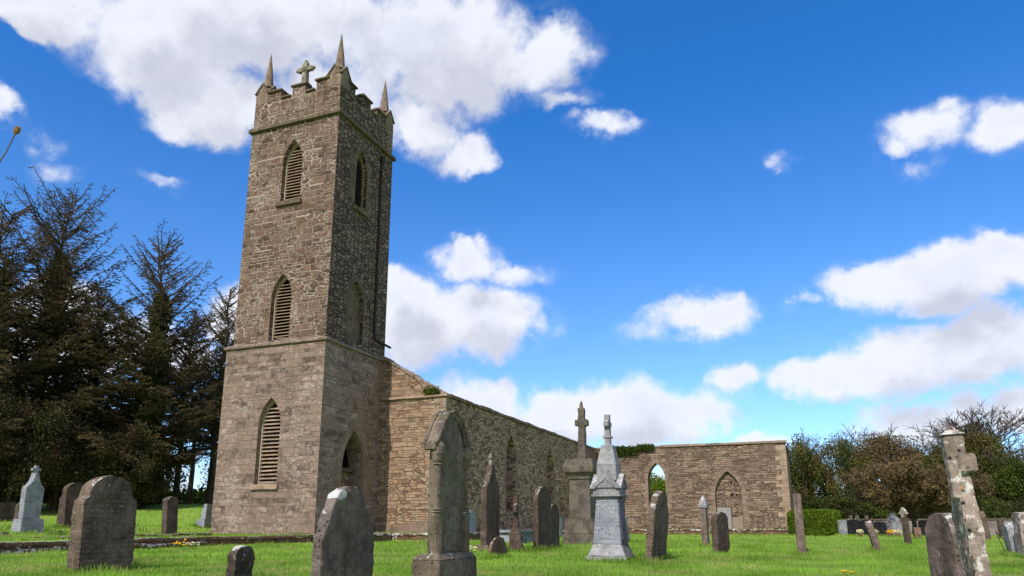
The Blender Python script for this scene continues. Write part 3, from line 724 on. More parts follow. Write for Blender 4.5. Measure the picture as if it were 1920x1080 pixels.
# the gable stands round the tower: leave out what the tower fills
def clipx(poly, xlim, keep_gt):
    out = []
    for i, p in enumerate(poly):
        q = poly[(i+1) % len(poly)]; ip = (p[0] >= xlim) == keep_gt; iq = (q[0] >= xlim) == keep_gt
        if ip: out.append(p)
        if ip != iq: t = (xlim-p[0])/(q[0]-p[0]); out.append((xlim, p[1]+t*(q[1]-p[1])))
    return out
mb = MB(); mb.prism([clipx(gpl, UX1+.004, True)], (0, NY0+.05, 0), *A_, .65); cb(mb, 'west_gable', M['nave_west']); mb = MB(); mb.prism([clipx(gpl, UX0-.004, False)], (0, NY0+.05, 0), *A_, .65)
cb(mb, 'west_gable', M['nave_west'])
mb = MB(); r = random.Random(5); xx = NX1-.1; i = 0
while xx > UX1+.2:
    L = r.uniform(.35, .6); x1 = xx; x0 = max(UX1+.01, xx-L*.95)
    z0 = EZ+.1+(NX1-.15-x1)*.6; z1 = EZ+.1+(NX1-.15-x0)*.6; h = r.uniform(.07, .12); o = r.uniform(-.02, .03)
    mb.add([(x0, NY0-.0+o, z1-.02), (x1, NY0-.0+o, z0-.02), (x1, NY0+.75, z0-.02), (x0, NY0+.75, z1-.02), (x0, NY0+o, z1+h), (x1, NY0+o, z0+h), (x1, NY0+.75, z0+h), (x0, NY0+.75, z1+h)],
           [(3, 2, 1, 0), (4, 5, 6, 7), (0, 1, 5, 4), (1, 2, 6, 5), (2, 3, 7, 6), (3, 0, 4, 7)]); xx -= L
cb(mb, 'gable_coping', M['dressed'], weather=(.03, 3, .2))
mb = MB(); mb.box(TX1+.1, NX1+.09, NY0-.10, NY0+.3, EZ+.001, EZ+.12, 0, .03); cb(mb, 'ledge_stones', M['dressed_tan'], bevel=.01, weather=(.015, 3, .3))
# side wall with its window gaps
sw = [arch(34.75, 1.3, 1.6, 4.2, 5.4), arch(40.9, 1.15, 1.6, 4.2, 5.35), arch(46.2, 1.1, 1.6, 4.2, 5.3)][:2]
mb = MB(); mb.prism([[(NY0+.76, .2), (NY1+.7, .2), (NY1+.7, EZ)] + rough((NY1+.7, EZ), (NY0+.76, EZ), .0, 2, 1) + [(NY0+.76, EZ)]] + sw, (NX1, 0, 0), *B_, .8)
cb(mb, 'side_wall', M['nave_side'])
mb = MB(); mb.box(NX1-.7, NX1+.003, NY0+.004, NY0+.76, .2, EZ-.002); cb(mb, 'corner_wall', M['nave_side'])
mb = MB(); mb.prism([[(NY0+.76, .2), (NY1+.7, .2), (NY1+.7, EZ), (NY0+.76, EZ)]], (NX0+.8, 0, 0), *B_, .8); cb(mb, 'far_side_wall', M['nave_side'])
mb = MB(); mb.box(NX0+.01, NX1-.81, NY1+.6, NY1+1.3, .2, EZ+.5); cb(mb, 'east_wall', M['nave_side'])
for c, wv in ((34.75, 1.3), (40.9, 1.15)): surround(c, wv+.01, 1.6, 4.2, 5.41 if c < 36 else 5.36, .24, NX1, True, M['dressed'], par=CH, off=CO, out=.006)
for c in (34.75, 40.9):
    mb = MB(); mb.box(NX1-.75, NX1+.08, c-.8, c+.8, 1.42, 1.6); cb(mb, 'window_sill', M['dressed'], bevel=.01, weather=(.01, 3, .3))
def coping_row(u0, u1, fn, seed, z=EZ, h=.15):
    r = random.Random(seed); u = u0; mbs = MB()
    while u < u1-.05:
        L = min(r.uniform(.6, 1.05), u1-u); fn(mbs, u+.004, u+L-.004, z+.002, z+h*r.uniform(.85, 1.1), r.uniform(-.02, .02)); u += L
    return mbs
cb(coping_row(NY0+.3, NY1-.2, lambda q, a, b_, z0, z1, o: q.box(NX1-.9, NX1+.10+o, a, b_, z0, z1, .03, 0), 11), 'wall_coping', M['dressed_dark'], weather=(.02, 3, .35))
cb(coping_row(NX1-.1, EX1+.06, lambda q, a, b_, z0, z1, o: q.box(a, b_, NY1-.10+o, NY1+.85, z0+.06, z1+.06, 0, .03), 12), 'wall_coping', M['dressed'], weather=(.02, 3, .35))
# cross wing: wall facing the path, and its receding side
ew = [arch(-9.56, 1.2, 1.75, 4.1, 5.2), arch(-4.82, 1.72, .2, 2.9, 4.52)]
mb = MB(); mb.prism([[(NX1+.002, .2), (EX1, .2), (EX1, EZ+.05), (NX1+.002, EZ+.05)]] + ew, (0, NY1, 0), *A_, .8); cb(mb, 'wing_wall', M['end_wall'])
mb = MB(); mb.box(EX1-.8, EX1, NY1+.802, 62.0, .2, EZ-.2); cb(mb, 'wing_side_wall', M['nave_side'])
mb = MB(); mb.box(EX1-.9, EX1+.07, NY1+.86, 62.0, EZ-.198, EZ-.06); cb(mb, 'wall_coping', M['dressed_dark'], weather=(.02, 3, .5))
surround(-9.56, 1.21, 1.75, 4.1, 5.21, .26, NY1, False, M['dressed'], par=CH, off=CO, out=.008)
surround(-4.82, 1.73, .2, 2.9, 4.53, .30, NY1, False, M['dressed'], 'door_surround', par=CH, off=CO, out=.012)
mb = MB(); mb.box(-9.56-.7, -9.56+.7, NY1-.05, NY1+.6, 1.6, 1.75); cb(mb, 'window_sill', M['dressed'], bevel=.01, weather=(.01, 3, .3))
mb = MB(); mb.box(-5.72, -3.92, NY1+.25, NY1+.6, .2, 4.6); cb(mb, 'blocked_arch', M['end_wall'])
for x_, z_, s_ in ((-4.6, 3.75, .07), (-4.62, 2.95, .08), (-4.3, 2.95, .06)):
    mb = MB(); mb.box(x_-s_, x_+s_, NY1+.244, NY1+.3, z_-s_, z_+s_); cb(mb, 'putlog_hole', M['dark'])
mb = MB(); mb.box(-5.64, -4.72, NY1+.17, NY1+.22, .68, 2.13); cb(mb, 'grey_board', M['board'])
mb = MB(); mb.box(-4.70, -4.00, NY1+.17, NY1+.22, .68, 1.5); cb(mb, 'brown_board', M['board2'])
mb = MB(); mb.box(-4.735, -4.705, NY1+.15, NY1+.22, .68, 2.2); cb(mb, 'board_post', M['iron'])
# quoins: lighter corner blocks, a few millimetres proud
def quoins(x, y, z0, z1, sx, sy, mat, seed, off=CO, par=CH, name='quoins', long=.55, short=.3):
    """corner at (x, y); stones run along sx*X on the -Y face and sy*Y on the +-X face"""
    r = random.Random(seed); mbq = MB(); z = z0; k = 0
    while z < z1-.1:
        h = min(r.uniform(.22, .38), z1-z); a = (long if k % 2 else short)*r.uniform(.85, 1.15); b_ = (short if k % 2 else long)*r.uniform(.85, 1.15)
        o = r.uniform(.006, .014)
        xs = sorted((x-sx*o*-1 if False else x - sx*o, x+sx*a)); 
        mbq.box(xs[0], xs[1], y-o, y+b_, z+.006, z+h-.002); z += h; k += 1
    return mbq.build(name, mat, par, off=off, bevel=.006)
quoins(NX1, NY0, .55, EZ-.02, -1, 1, M['dressed_tan'], 21)
quoins(EX1, NY1, .5, EZ-.02, -1, 1, M['dressed_tan'], 22, long=.7, short=.4)
# big base stones of the west wall
mb = MB(); r = random.Random(8); x = TX1+.05
while x < NX1:
    L = min(r.uniform(.7, 1.2), NX1+.02-x); mb.box(x, x+L-.01, NY0-.035-r.uniform(0, .01), NY0+.2, .2, 1.0+r.uniform(-.12, .12)); x += L
cb(mb, 'base_stones', M['dressed'], bevel=.01, weather=(.012, 3, .3))
# leaf builders
def leaves(C, R, n, size, clump=0, flat=.0, seed=1, el=1.0):
    """leaf quads inside an ellipsoid; returns (V, count)"""
    g_ = np.random.default_rng(seed)
    if clump:
        cc = g_.normal(size=(clump, 3)); cc /= np.linalg.norm(cc, axis=1)[:, None]; cc *= (g_.uniform(.25, 1, clump)**.5)[:, None]
        k = g_.integers(0, clump, n); cr = g_.uniform(.16, .36, clump)
        P = cc[k]*.86 + np.clip(g_.normal(size=(n, 3)), -1.7, 1.7)*cr[k][:, None]*.5
    else:
        P = g_.normal(size=(n, 3)); P /= np.linalg.norm(P, axis=1)[:, None]; P *= (g_.uniform(.2, 1, n)**.4)[:, None]
    P = P*np.array(R)+np.array(C)
    return quadsat(P, size, g_, el)
def quadsat(P, size, g_, el=1.0, direc=None):
    n = len(P)
    a = g_.normal(size=(n, 3)); a /= np.linalg.norm(a, axis=1)[:, None]
    if direc is not None: a = direc+a*.35; a /= np.linalg.norm(a, axis=1)[:, None]
    b_ = g_.normal(size=(n, 3)); b_ -= (b_*a).sum(1)[:, None]*a; b_ /= np.linalg.norm(b_, axis=1)[:, None]
    s_ = size*g_.uniform(.6, 1.4, n)[:, None]
    a = a*s_*el; b_ = b_*s_
    return np.stack([P-a, P-b_*.5, P+a, P+b_*.5], 1)
def leafobj(name, Vs, mat, parent, off):
    V = np.concatenate(Vs).reshape(-1, 3); return raw(name, V, np.arange(len(V)).reshape(-1, 4), mat, parent, off)
g_ = np.random.default_rng(3)
xs = g_.uniform(-12.6, -9.6, 2600); P = np.stack([xs, NY1-.12-g_.uniform(0, .18, 2600), EZ+.12+g_.normal(size=2600)*.09-np.abs(g_.normal(size=2600))*.22*(xs < -10.8)], 1)
leafobj('ivy', [quadsat(P, .07, g_)], M['ivy'], CH, CO)
P = np.stack([g_.uniform(-14.8, -14.1, 500), NY0-.05-g_.uniform(0, .12, 500), EZ+.15+np.abs(g_.normal(size=500))*.12], 1)
leafobj('weeds', [quadsat(P, .05, g_)], M['green_leaf'], CH, CO)
# ------------------------------------------------------------------ kerbs
def kerb(name, pts, ztop, h, wdt, label, seed, mat='kerb'):
    r = random.Random(seed)
    o = empty(name, (*pts[0], lz(*pts[0])), label, 'kerb'); off = tuple(o.location)
    mb = MB(); mc = MB()
    for (a, b_), za, zb in zip(zip(pts[:-1], pts[1:]), ztop[:-1], ztop[1:]):
        A0 = Vector(a); B0 = Vector(b_); L = (B0-A0).length; d = (B0-A0)/L; n = Vector((d.y, -d.x)); u = -.02
        while u < L-.02:
            l = min(r.uniform(.45, 1.0), L+.02-u); t = (u+l/2)/L; z = za+(zb-za)*t; j = r.uniform(-.015, .015)
            w0, w1 = wdt/2+r.uniform(-.02, .02), -wdt/2
            def cr(uu, ww): p = A0+d*uu+n*ww; return (p.x, p.y)
            q = [cr(u+.006, w0), cr(u+l-.006, w0), cr(u+l-.006, w1), cr(u+.006, w1)]
            zt = z+j; zc = zt-.09
            mc.add([(*p, zc) for p in q]+[(*p, zt) for p in q], [(3, 2, 1, 0), (4, 5, 6, 7), (0, 1, 5, 4), (1, 2, 6, 5), (2, 3, 7, 6), (3, 0, 4, 7)])
            w0 -= .05; q = [cr(u, w0), cr(u+l, w0), cr(u+l, w1), cr(u, w1)]
            mb.add([(*p, zc-h) for p in q]+[(*p, zc-.002) for p in q], [(3, 2, 1, 0), (4, 5, 6, 7), (0, 1, 5, 4), (1, 2, 6, 5), (2, 3, 7, 6), (3, 0, 4, 7)])
            u += l
    mc.build('coping_stones', M[mat], o, off=off, bevel=.012, weather=(.022, 5, .16))
    mb.build('kerb_base', M['kerb'], o, off=off, weather=(.03, 4, .25))
    return o
kerb('stone_kerb', KP, [.44, .45, .47, .49, .52, .56], .6, .34, 'low lichen-spotted stone kerb holding up the grass from left edge to tower foot', 1)
kerb('stone_kerb', KP2, [.56, .58, .6, .6, .72, .73], .6, .32, 'low lichen-whitened stone kerb running along the foot of the roofless church', 2, 'kerb_white')
KS = [(x+.10, y-.34) for x, y in KP[:-1]]
kerb('stone_kerb', KS, [.26, .27, .30, .34, .37], .4, .34, 'front lower step of white-crusted kerb stones at lower left', 5, 'kerb_white')
# a second, inner kerb line on the left
K3 = [pv(-300, 14.9), pv(0, 18.9), pv(200, 22.2), pv(392, 26.6)]
kerb('stone_kerb', K3, [.5, .53, .58, .62], .4, .24, 'inner upper kerb of white-crusted stone behind the front one at left', 3)

# ------------------------------------------------------------------ gravestones
def place(pxl, pxe, pxr, v, ypx=990):
    """footprint from the pixels of its left end, near edge and right end at distance v (broad side along Y)"""
    e = at_v(pxe, ypx, v)
    if pxe < 1530:
        x1 = e.x; y0 = e.y; x0 = on_y(pxl, ypx, y0).x; y1 = on_x(pxr, ypx, x1).y
    else:
        x0 = e.x; y0 = e.y; x1 = on_y(pxr, ypx, y0).x; y1 = on_x(pxl, ypx, x0).y
    return x0, x1, y0, y1
def ztop(px, py, v): return at_v(px, py, v).z
# outlines across the broad face: u 0..1 (left to right as seen from the front +X side), h in metres
def prof(kind, W, H, n=12):
    h = W/2
    if kind == 'round': pts = [(-h, 0), (h, 0)] + [(h*math.cos(t), H-h*.75+h*.75*math.sin(t)) for t in np.linspace(0, PI, n*2)]
    elif kind == 'shoulder':
        r = h*.82; zs = H-r*.88; pts = [(-h, 0), (h, 0), (h, zs-.08), (h*.97, zs-.03), (h*.90, zs-.01), (r, zs+.02)]
        pts += [(r*math.cos(t), zs+.02+(H-zs-.02)*math.sin(t)) for t in np.linspace(.08, PI-.08, n*2)] + [(-r, zs+.02), (-h*.90, zs-.01), (-h*.97, zs-.03), (-h, zs-.08)]
    elif kind == 'bell':
        zs = H*.60; pts = [(-h, 0), (h, 0), (h, zs), (h*.97, zs+.04)]
        L = [(.90, .12), (.80, .30), (.70, .50), (.60, .68), (.50, .82), (.38, .93), (.2, .985), (0, 1)]
        for a, b_ in L: pts.append((h*a, zs+.04+(H-zs-.04)*b_))
        pts += [(-a, b_) for a, b_ in pts[-2:2:-1]] + [(-h, zs)]
    elif kind == 'gothic':
        zs = H-W*.85; pts = [(-h, 0), (h, 0)] + arch(0, W, 0, zs, H, n)[2:]
    elif kind == 'gable': pts = [(-h, 0), (h, 0), (h, H-h*.7), (0, H), (-h, H-h*.7)]
    elif kind == 'clip': pts = [(-h, 0), (h, 0), (h, H-h*.55), (h*.55, H-h*.08), (-h*.1, H), (-h*.6, H-h*.12), (-h, H-h*.5)]
    elif kind == 'flat': pts = [(-h, 0), (h, 0), (h, H-.03), (h*.3, H), (-h, H-.02)]
    elif kind == 'segment': pts = [(-h, 0), (h, 0)] + [(h*math.cos(t), H-h*.35+h*.35*math.sin(t)) for t in np.linspace(0, PI, n)]
    return pts
def slabmesh(mb, kind, W, H, T_, z0=0, yoff=0, xoff=0):
    """broad face on +X, thickness T_ along X, width W along Y; origin under the middle"""
    mb.prism([[(u+yoff, z+z0) for u, z in prof(kind, W, H)]], (xoff+T_/2, 0, 0), Vector((0, 1, 0)), Vector((1, 0, 0)), T_)
    return mb
def headstone(px3, ytop, ybase, kind, mat, label, v=None, rot=0, lean=(0, 0), depth=.25, wth=(.012, 5, .10), group=None, W=None, T_=None, cat='gravestone', name='gravestone', bev=.012):
    pxl, pxe, pxr = px3
    if v is None: v = hit((pxl+pxr)/2, ybase)
    x0, x1, y0, y1 = place(pxl, pxe, pxr, v)
    Tt = T_ or x1-x0; Wd = W or y1-y0
    cx_, cy_ = (x0+x1)/2, y0+Wd/2
    if rot:
        q = at_v((pxl+pxr)/2, 990, v+.2); cx_, cy_ = q.x, q.y
    elif T_: cx_ = x1-Tt/2 if pxe < 1530 else x0+Tt/2
    zb = lz(cx_, cy_); vm = Vector((cx_, cy_, 0)).dot(FH); H = ztop(pxe, ytop, vm)-zb
    mb = MB(); slabmesh(mb, kind, Wd, H+depth, Tt, -depth)
    o = mb.build(name, mat, bevel=bev, weather=wth)
    o.location = (cx_, cy_, zb); o.rotation_euler = (lean[0], lean[1], rot)
    tag(o, label, cat, group); print('STONE %-58s v=%.1f W=%.2f T=%.2f H=%.2f' % (label[:58], v, Wd, Tt, H))
    return o
# left group
headstone((135,157,257), 893, 1064, 'shoulder', M['g_brown'], 'large weathered brown slab with rounded top and faint lettering at lower left', lean=(.0, -.05), wth=(.018, 6, .06), v=11.6)
headstone((112,120,161), 905, 991, 'round', M['g_dark'], 'dark round-topped slab leaning behind the large brown one at left', lean=(.03, -.06))
headstone((106,110,128), 925, 990, 'round', M['g_dark'], 'narrow dark stone mostly hidden behind the leaning round-topped slab', v=31, W=.8, T_=.18)
headstone((303,313,334), 931, 990, 'clip', M['g_dark'], 'short dark slab with clipped corners standing alone left of the tower', lean=(.03, -.05), v=26)
headstone((24,30,43), 940, 978, 'clip', M['g_dark'], 'small dark stone with pale edge just behind the blue-grey cross stone', v=27, W=.6, T_=.2)
headstone((-14,-8,22), 942, 980, 'flat', M['g_dark'], 'broad dark brown slab cut by the left edge under the trees', v=33, W=1.2, T_=.2)
headstone((432,447,481), 1023, 1100, 'round', stone('crusted_stone', (.05,.04,.035), (.10,.08,.065), lich=.6, pits=.6, orange=.2), 'small round stone crusted with white lichen before the tower', v=8.7, wth=(.02, 7, .05))
headstone((588,607,705), 913, 1110, 'bell', stone('pitted_patched_limestone', (.105,.09,.084), (.19,.165,.15), lich=.2, pits=1.0, sc=1.2, streak=.35, patch=((-.03, -.20, 1.08), (.2, .11, .06))), 'big pitted grey slab with bell-shaped top and one white patch before the tower door', v=7.6, wth=(.020, 7, .04), lean=(0, -.015))
# pale patch of lichen is in the stone's own skin: a thin crust on the shoulder
headstone((917,921,951), 1006, 1052, 'round', M['g_red'], 'knee-high reddish-brown stone with orange lichen between grey monuments', wth=(.02, 7, .06))
headstone((1000,1009,1034), 912, 1033, 'round', M['g_dark'], 'tall dark round-headed slab standing left of the pedestal with tall cross', wth=(.01, 6, .1))
headstone((1030,1033,1041), 945, 1000, 'round', M['g_dark'], 'dark slab half hidden directly behind the tall round-headed slab', v=22, W=.8, T_=.16)
headstone((1206,1219,1246), 920, 1049, 'clip', M['g_brown'], 'dark slab leaning to the right with clipped top beside the pale obelisk', lean=(.0, .11), wth=(.012, 6, .1), v=14.2)
headstone((1339,1345,1361), 960, 1018, 'round', M['g_dark'], 'short dark stone with white-tipped top in front of the blocked arch', wth=(.015, 6, .1), W=.60, T_=.16, rot=-.35, v=18)
headstone((1500,1508,1520), 925, 1019, 'flat', M['g_post'], 'thin upright slab seen edge-on beside the clipped hedge', v=17.0, W=.75, T_=.17, lean=(.0, -.01))
headstone((1496,1499,1503), 925, 1012, 'flat', M['g_post'], 'narrow pale-capped stone edge directly behind the thin slab by the hedge', v=18.2, W=.5, T_=.09, lean=(0, -.0))
headstone((1633,1637,1648), 975, 1022, 'clip', M['g_post'], 'small grey stone leaning left on the open grass at right', v=19.5, W=.55, T_=.16, lean=(.0, -.22))
headstone((1712,1714,1725), 989, 1008, 'flat', M['g_red'], 'stubby reddish stone under the bare spreading tree', v=33, W=.4, T_=.25)
headstone((1743,1782,1801), 962, 1120, 'round', M['g_post'], 'grey-brown round-headed slab beside the tall white-crusted one at right', v=8.6, W=.70, T_=.17, rot=.27, wth=(.012, 7, .05))
headstone((1843,1846,1857), 958, 1002, 'round', M['g_brown'], 'slim dark slab leaning left before the far boundary wall', v=30, W=.7, T_=.2, lean=(0, -.10))
headstone((1889,1892,1907), 980, 1022, 'round', M['g_paleplain'], 'small pale grey rounded headstone near the right edge', v=17, W=.5, T_=.2, lean=(0, -.08))
headstone((1911,1913,1926), 960, 1024, 'flat', M['g_white'], 'white and rust streaked slab cut by the right edge', v=16, W=.6, T_=.2)

headstone((870,876,889), 957, 996, 'clip', M['g_pale'], 'flat blue-grey slab leaning against the church side wall', v=30.5, W=.9, T_=.1)
headstone((1046,1049,1056), 970, 998, 'flat', M['g_pale'], 'small blue-grey slab at the church wall left of the pedestal', v=38, W=.5, T_=.1)
headstone((1239,1244,1257), 964, 992, 'round', M['g_white'], 'whitish crusted stone at the foot of the open pointed window', v=40, W=.5, T_=.35)

# tall gothic gravestone with side columns on a block plinth
v = 8.1; x0, x1, y0, y1 = place(793, 822, 878, v); Wd = y1-y0; Tt = x1-x0; cx_, cy_ = (x0+x1)/2, (y0+y1)/2; zb = lz(cx_, cy_)
vm = Vector((cx_, cy_, 0)).dot(FH); zt = ztop(850, 783, vm)-zb; zp = ztop(832, 1038, v)-zb
o = empty('gothic_gravestone', (cx_, cy_, zb), 'tall grey gothic headstone with side columns and sloping carved hood on a block plinth', 'gravestone')
print('gothic W %.2f T %.2f top %.2f plinth %.2f' % (Wd, Tt, zt, zp))
mb = MB(); H = zt-zp; h = Wd/2; T2 = Tt*.66
pr = [(-h, 0), (h, 0), (h, H*.60), (h*1.16, H*.63), (h*1.18, H*.70), (h*1.0, H*.77), (h*.86, H*.80), (h*.62, H*.90), (h*.30, H*.985), (0, H), (-h*.30, H*.985), (-h*.62, H*.90), (-h*.86, H*.80), (-h, H*.77), (-h, H*.60)]
mb.prism([[(a*.9, b_+zp) for a, b_ in pr]], (T2/2, 0, 0), Vector((0, 1, 0)), Vector((1, 0, 0)), T2)
mb.build('slab', M['g_gothic'], o, bevel=.012, weather=(.008, 6, .06))
mb = MB()
for sg in (-1, 1):   # hood moulding rising to the point
    o1 = [(sg*h*1.06, zp+H*.72), (sg*h*.92, zp+H*.775), (sg*h*.78, zp+H*.82), (sg*h*.58, zp+H*.90), (sg*h*.30, zp+H*.975), (0, zp+H*1.0)]
    o2 = [(0, zp+H*1.05), (sg*h*.36, zp+H*1.02), (sg*h*.68, zp+H*.94), (sg*h*.92, zp+H*.85), (sg*h*1.06, zp+H*.80), (sg*h*1.2, zp+H*.77), (sg*h*1.2, zp+H*.73)]
    mb.prism([o1+o2], (Tt*.40, 0, 0), Vector((0, 1, 0)), Vector((1, 0, 0)), Tt*.80)
    mb.tube([(Tt*.40, a, b_) for a, b_ in o2[:6]], .022, 6); mb.tube([(-Tt*.40, a, b_) for a, b_ in o2[:6]], .022, 6)
mb.build('hood_moulding', M['g_gothic'], o, weather=(.012, 8, .06))
for sy in (-1, 1):
    for sx in (1,):
        mb = MB(); c = (sx*Tt*.30, sy*h*.93, zp)
        mb.lathe(c, [(.062, .0), (.062, H*.27), (.05, H*.275), (.066, H*.285), (.05, H*.295), (.062, H*.305), (.038, H*.315), (.038, H*.62), (.055, H*.625), (.045, H*.635), (.06, H*.65), (.07, H*.69), (.078, H*.70), (.078, H*.76), (.04, H*.79)], k=12)
        mb.build('column', M['g_gothic'], o, smooth=False)
mb = MB(); a, b_ = Tt/2+.07, h+.10
mb.box(-a, a, -b_, b_, -.3, zp-.07); mb.box(-a, a, -b_, b_, zp-.07+.0005, zp, .045, .045)
mb.box(a-.01, a+.006, -b_+.06, b_-.06, .02, zp-.15)
mb.build('plinth', M['g_gothic'], o, bevel=.012, weather=(.008, 6, .08))

# tall white-crusted broken gothic stone at right, leaning
v = 6.6; x0, x1, y0, y1 = place(1800, 1815, 1856, v)
Tt = .13; Wd = .60; cx_, cy_ = x0+Tt/2, y0+Wd/2; zb = lz(cx_, cy_); vm = Vector((cx_, y0, 0)).dot(FH); H = ztop(1808, 793, vm)-zb
o = empty('leaning_gravestone', (cx_+.02, cy_, zb), 'tall white-crusted narrow stone with stepped broken top leaning at far right', 'gravestone', rot=(0, -.045, 0))
print('leaner H', H)
mb = MB(); hh = Wd/2
pr = [(-hh, -.3), (hh, -.3), (hh, H*.62), (hh*.6, H*.70), (hh*.1, H*.74), (-hh*.30, H*.90), (-hh*.42, H*.93), (-hh*.95, H*.93), (-hh*1.0, H*.60)]
pr = [(-hh, -.3), (hh, -.3), (hh, H*.58), (hh*.55, H*.70), (hh*.1, H*.80), (-hh*.35, H*.86), (-hh*.35, H*.70), (-hh*.80, H*.66), (-hh*.97, H*.56), (-hh, H*.2)]
mb.prism([pr], (Tt/2, 0, 0), Vector((0, 1, 0)), Vector((1, 0, 0)), Tt); mb.build('slab', M['g_white'], o, bevel=.015, weather=(.018, 7, .05))
mb = MB(); mb.box(-.105, .055, -hh*.85, -hh*.30, H*.60, H*.945); mb.box(-.02, .115, -hh*1.0, -hh*.35, H*.735, H*.835)
mb.build('cross_stump', M['g_white'], o, bevel=.01, weather=(.012, 8, .05))
mb = MB(); mb.add([(-.12, -hh*.92, H*.945), (.07, -hh*.92, H*.945), (.07, -hh*.25, H*.945), (-.12, -hh*.25, H*.945), (-.025, -hh*.6, H*1.0)], [(3, 2, 1, 0), (0, 1, 4), (1, 2, 4), (2, 3, 4), (3, 0, 4)])
mb.build('pointed_cap', M['g_post'], o, weather=(.006, 8, .04))

def cross(mb, cx_, cy_, z0, H, shaft, arm, th, ringr=0, zc=None, along='y'):
    """upright cross: shaft width tapering, arms across"""
    zc = zc or z0+H*.70
    def bx(a0, a1, z_0, z_1, t, tp=0, tq=0):
        if along == 'y': mb.box(cx_-t, cx_+t, cy_+a0, cy_+a1, z_0, z_1, tq, tp)
        else: mb.box(cx_+a0, cx_+a1, cy_-t, cy_+t, z_0, z_1, tp, tq)
    bx(-shaft, shaft, z0, zc-shaft*.8, th, shaft*.15, th*.12)
    bx(-shaft*.85, shaft*.85, zc-shaft*.8+.0005, z0+H, th*.88, 0, 0)
    bx(-arm, arm, zc-shaft*.75, zc+shaft*.75, th*.85)
    if ringr:
        n = 24; pts_o = [(ringr*math.cos(t), zc+ringr*math.sin(t)) for t in np.linspace(0, 2*PI, n, endpoint=False)]
        pts_i = [(ringr*.72*math.cos(t), zc+ringr*.72*math.sin(t)) for t in np.linspace(0, 2*PI, n, endpoint=False)]
        if along == 'y': mb.prism([[(cy_+a, b_) for a, b_ in pts_o], [(cy_+a, b_) for a, b_ in pts_i]], (cx_+th*.6, 0, 0), Vector((0, 1, 0)), Vector((1, 0, 0)), th*1.2)
        else: mb.prism([[(cx_+a, b_) for a, b_ in pts_o], [(cx_+a, b_) for a, b_ in pts_i]], (0, cy_-th*.6, 0), Vector((1, 0, 0)), Vector((0, -1, 0)), th*1.2)
# pale obelisk monument: stepped base, tapering die with gabled hood, spire and ringed cross
v = hit(1150, 1058); x0, x1, y0, y1 = place(1103, 1170, 1190, v+.3); s_ = (x1-x0)/2; cx_ = (x0+x1)/2; cy_ = y0+s_; zb = lz(cx_, cy_); vm = Vector((cx_, cy_, 0)).dot(FH)
Z = lambda py: ztop(1135, py, vm)-zb
s_ = .40*(v/13.0)*1.02
o = empty('obelisk_monument', (cx_, cy_, zb), 'pale blue-grey stepped monument with gabled hood and ringed cross, centre right', 'monument', rot=(0, 0, -.02))
print('obelisk v %.1f s %.2f H %.2f' % (v, s_, Z(778)))
mb = MB(); mb.box(-s_, s_, -s_, s_, -.3, Z(1046)+.04, .03, .03); mb.box(-s_*.84, s_*.84, -s_*.84, s_*.84, Z(1046)+.041, Z(1020), .09, .09); mb.build('base', M['g_paleplain'], o, bevel=.012, weather=(.008, 5, .12))
mb = MB(); d1 = s_*.64; za, zb2 = Z(1020), Z(932); mb.box(-d1, d1, -d1, d1, za, zb2, .07, .07); die = mb.build('die', M['g_pale'], o, bevel=.01, weather=(.004, 5, .12))
mb = MB()   # raised panels with arched heads on the faces
for ax in range(2):
    pts = arch(0, d1*1.25, za+.1, zb2-.22, zb2-.06)
    inn = arch(0, d1*1.10, za+.14, zb2-.24, zb2-.10)
    U_, N_ = (A_ if ax == 0 else B_)
    # panels lean back with the tapering die
    q = MB(); q.prism([pts, inn], (0, 0, 0), U_, N_, .012)
    for i, (x, y, z) in enumerate(q.v):
        e = d1-.07*(z-za)/(zb2-za)+.008
        q.v[i] = (x, y-e, z) if ax == 0 else (x+e, y, z)
    mb.add(q.v, q.f)
mb.build('panel_moulding', M['g_pale'], die)
mb = MB(); e1 = d1-.02
mb.box(-e1, e1, -e1, e1, zb2+.001, Z(912)+.02)
mb.box(-e1-.03, e1+.03, -e1-.03, e1+.03, zb2+.0, zb2+.05)
hd = mb.build('hood', M['g_paleplain'], o, bevel=.006)
mb = MB(); zg = Z(915); za_ = Z(891)
for ax in range(2):
    for sg in (-1, 1):
        U_, N_ = ((Vector((1, 0, 0)), Vector((0, sg, 0))) if ax == 0 else (Vector((0, 1, 0)), Vector((sg, 0, 0))))
        for k, (g0, g1) in enumerate(((.06, .0), (.03, .05))):
            mb.prism([[(-e1-g0, zg-.02), (-e1+.04, zg-.02), (0, za_-.1), (e1-.04, zg-.02), (e1+g0, zg-.02), (0, za_+.03-g1)]], N_*(e1+.05-.025*k), U_, N_, .12)
    mb.prism([[(-e1-.02, zg-.01), (e1+.02, zg-.01), (0, za_-.02)]], ((A_ if ax == 0 else B_)[1])*(e1+.03-.003*ax), *(A_ if ax == 0 else B_), 2*e1+.06-.006*ax)
mb.build('gable_hood', M['g_paleplain'], hd, bevel=.005)
mb = MB(); f1 = d1*.70; mb.box(-f1, f1, -f1, f1, za_-.12, Z(873)); mb.box(-f1, f1, -f1, f1, Z(873)+.001, Z(835), f1*.42, f1*.42)
for k in range(1): mb.lathe((0, -f1-.004, Z(878)), [(.02, 0)]*2, k=3) if False else None
mb.build('tapered_neck', M['g_paleplain'], o, bevel=.008, weather=(.005, 6, .1))
mb = MB(); cross(mb, 0, 0, Z(837), Z(778)-Z(837), .068, .135, .06, .105, zc=Z(796)); mb.box(-.085, .085, -.085, .085, Z(822), Z(818)); mb.build('ringed_cross', M['g_paleplain'], o, bevel=.006, weather=(.006, 8, .06))

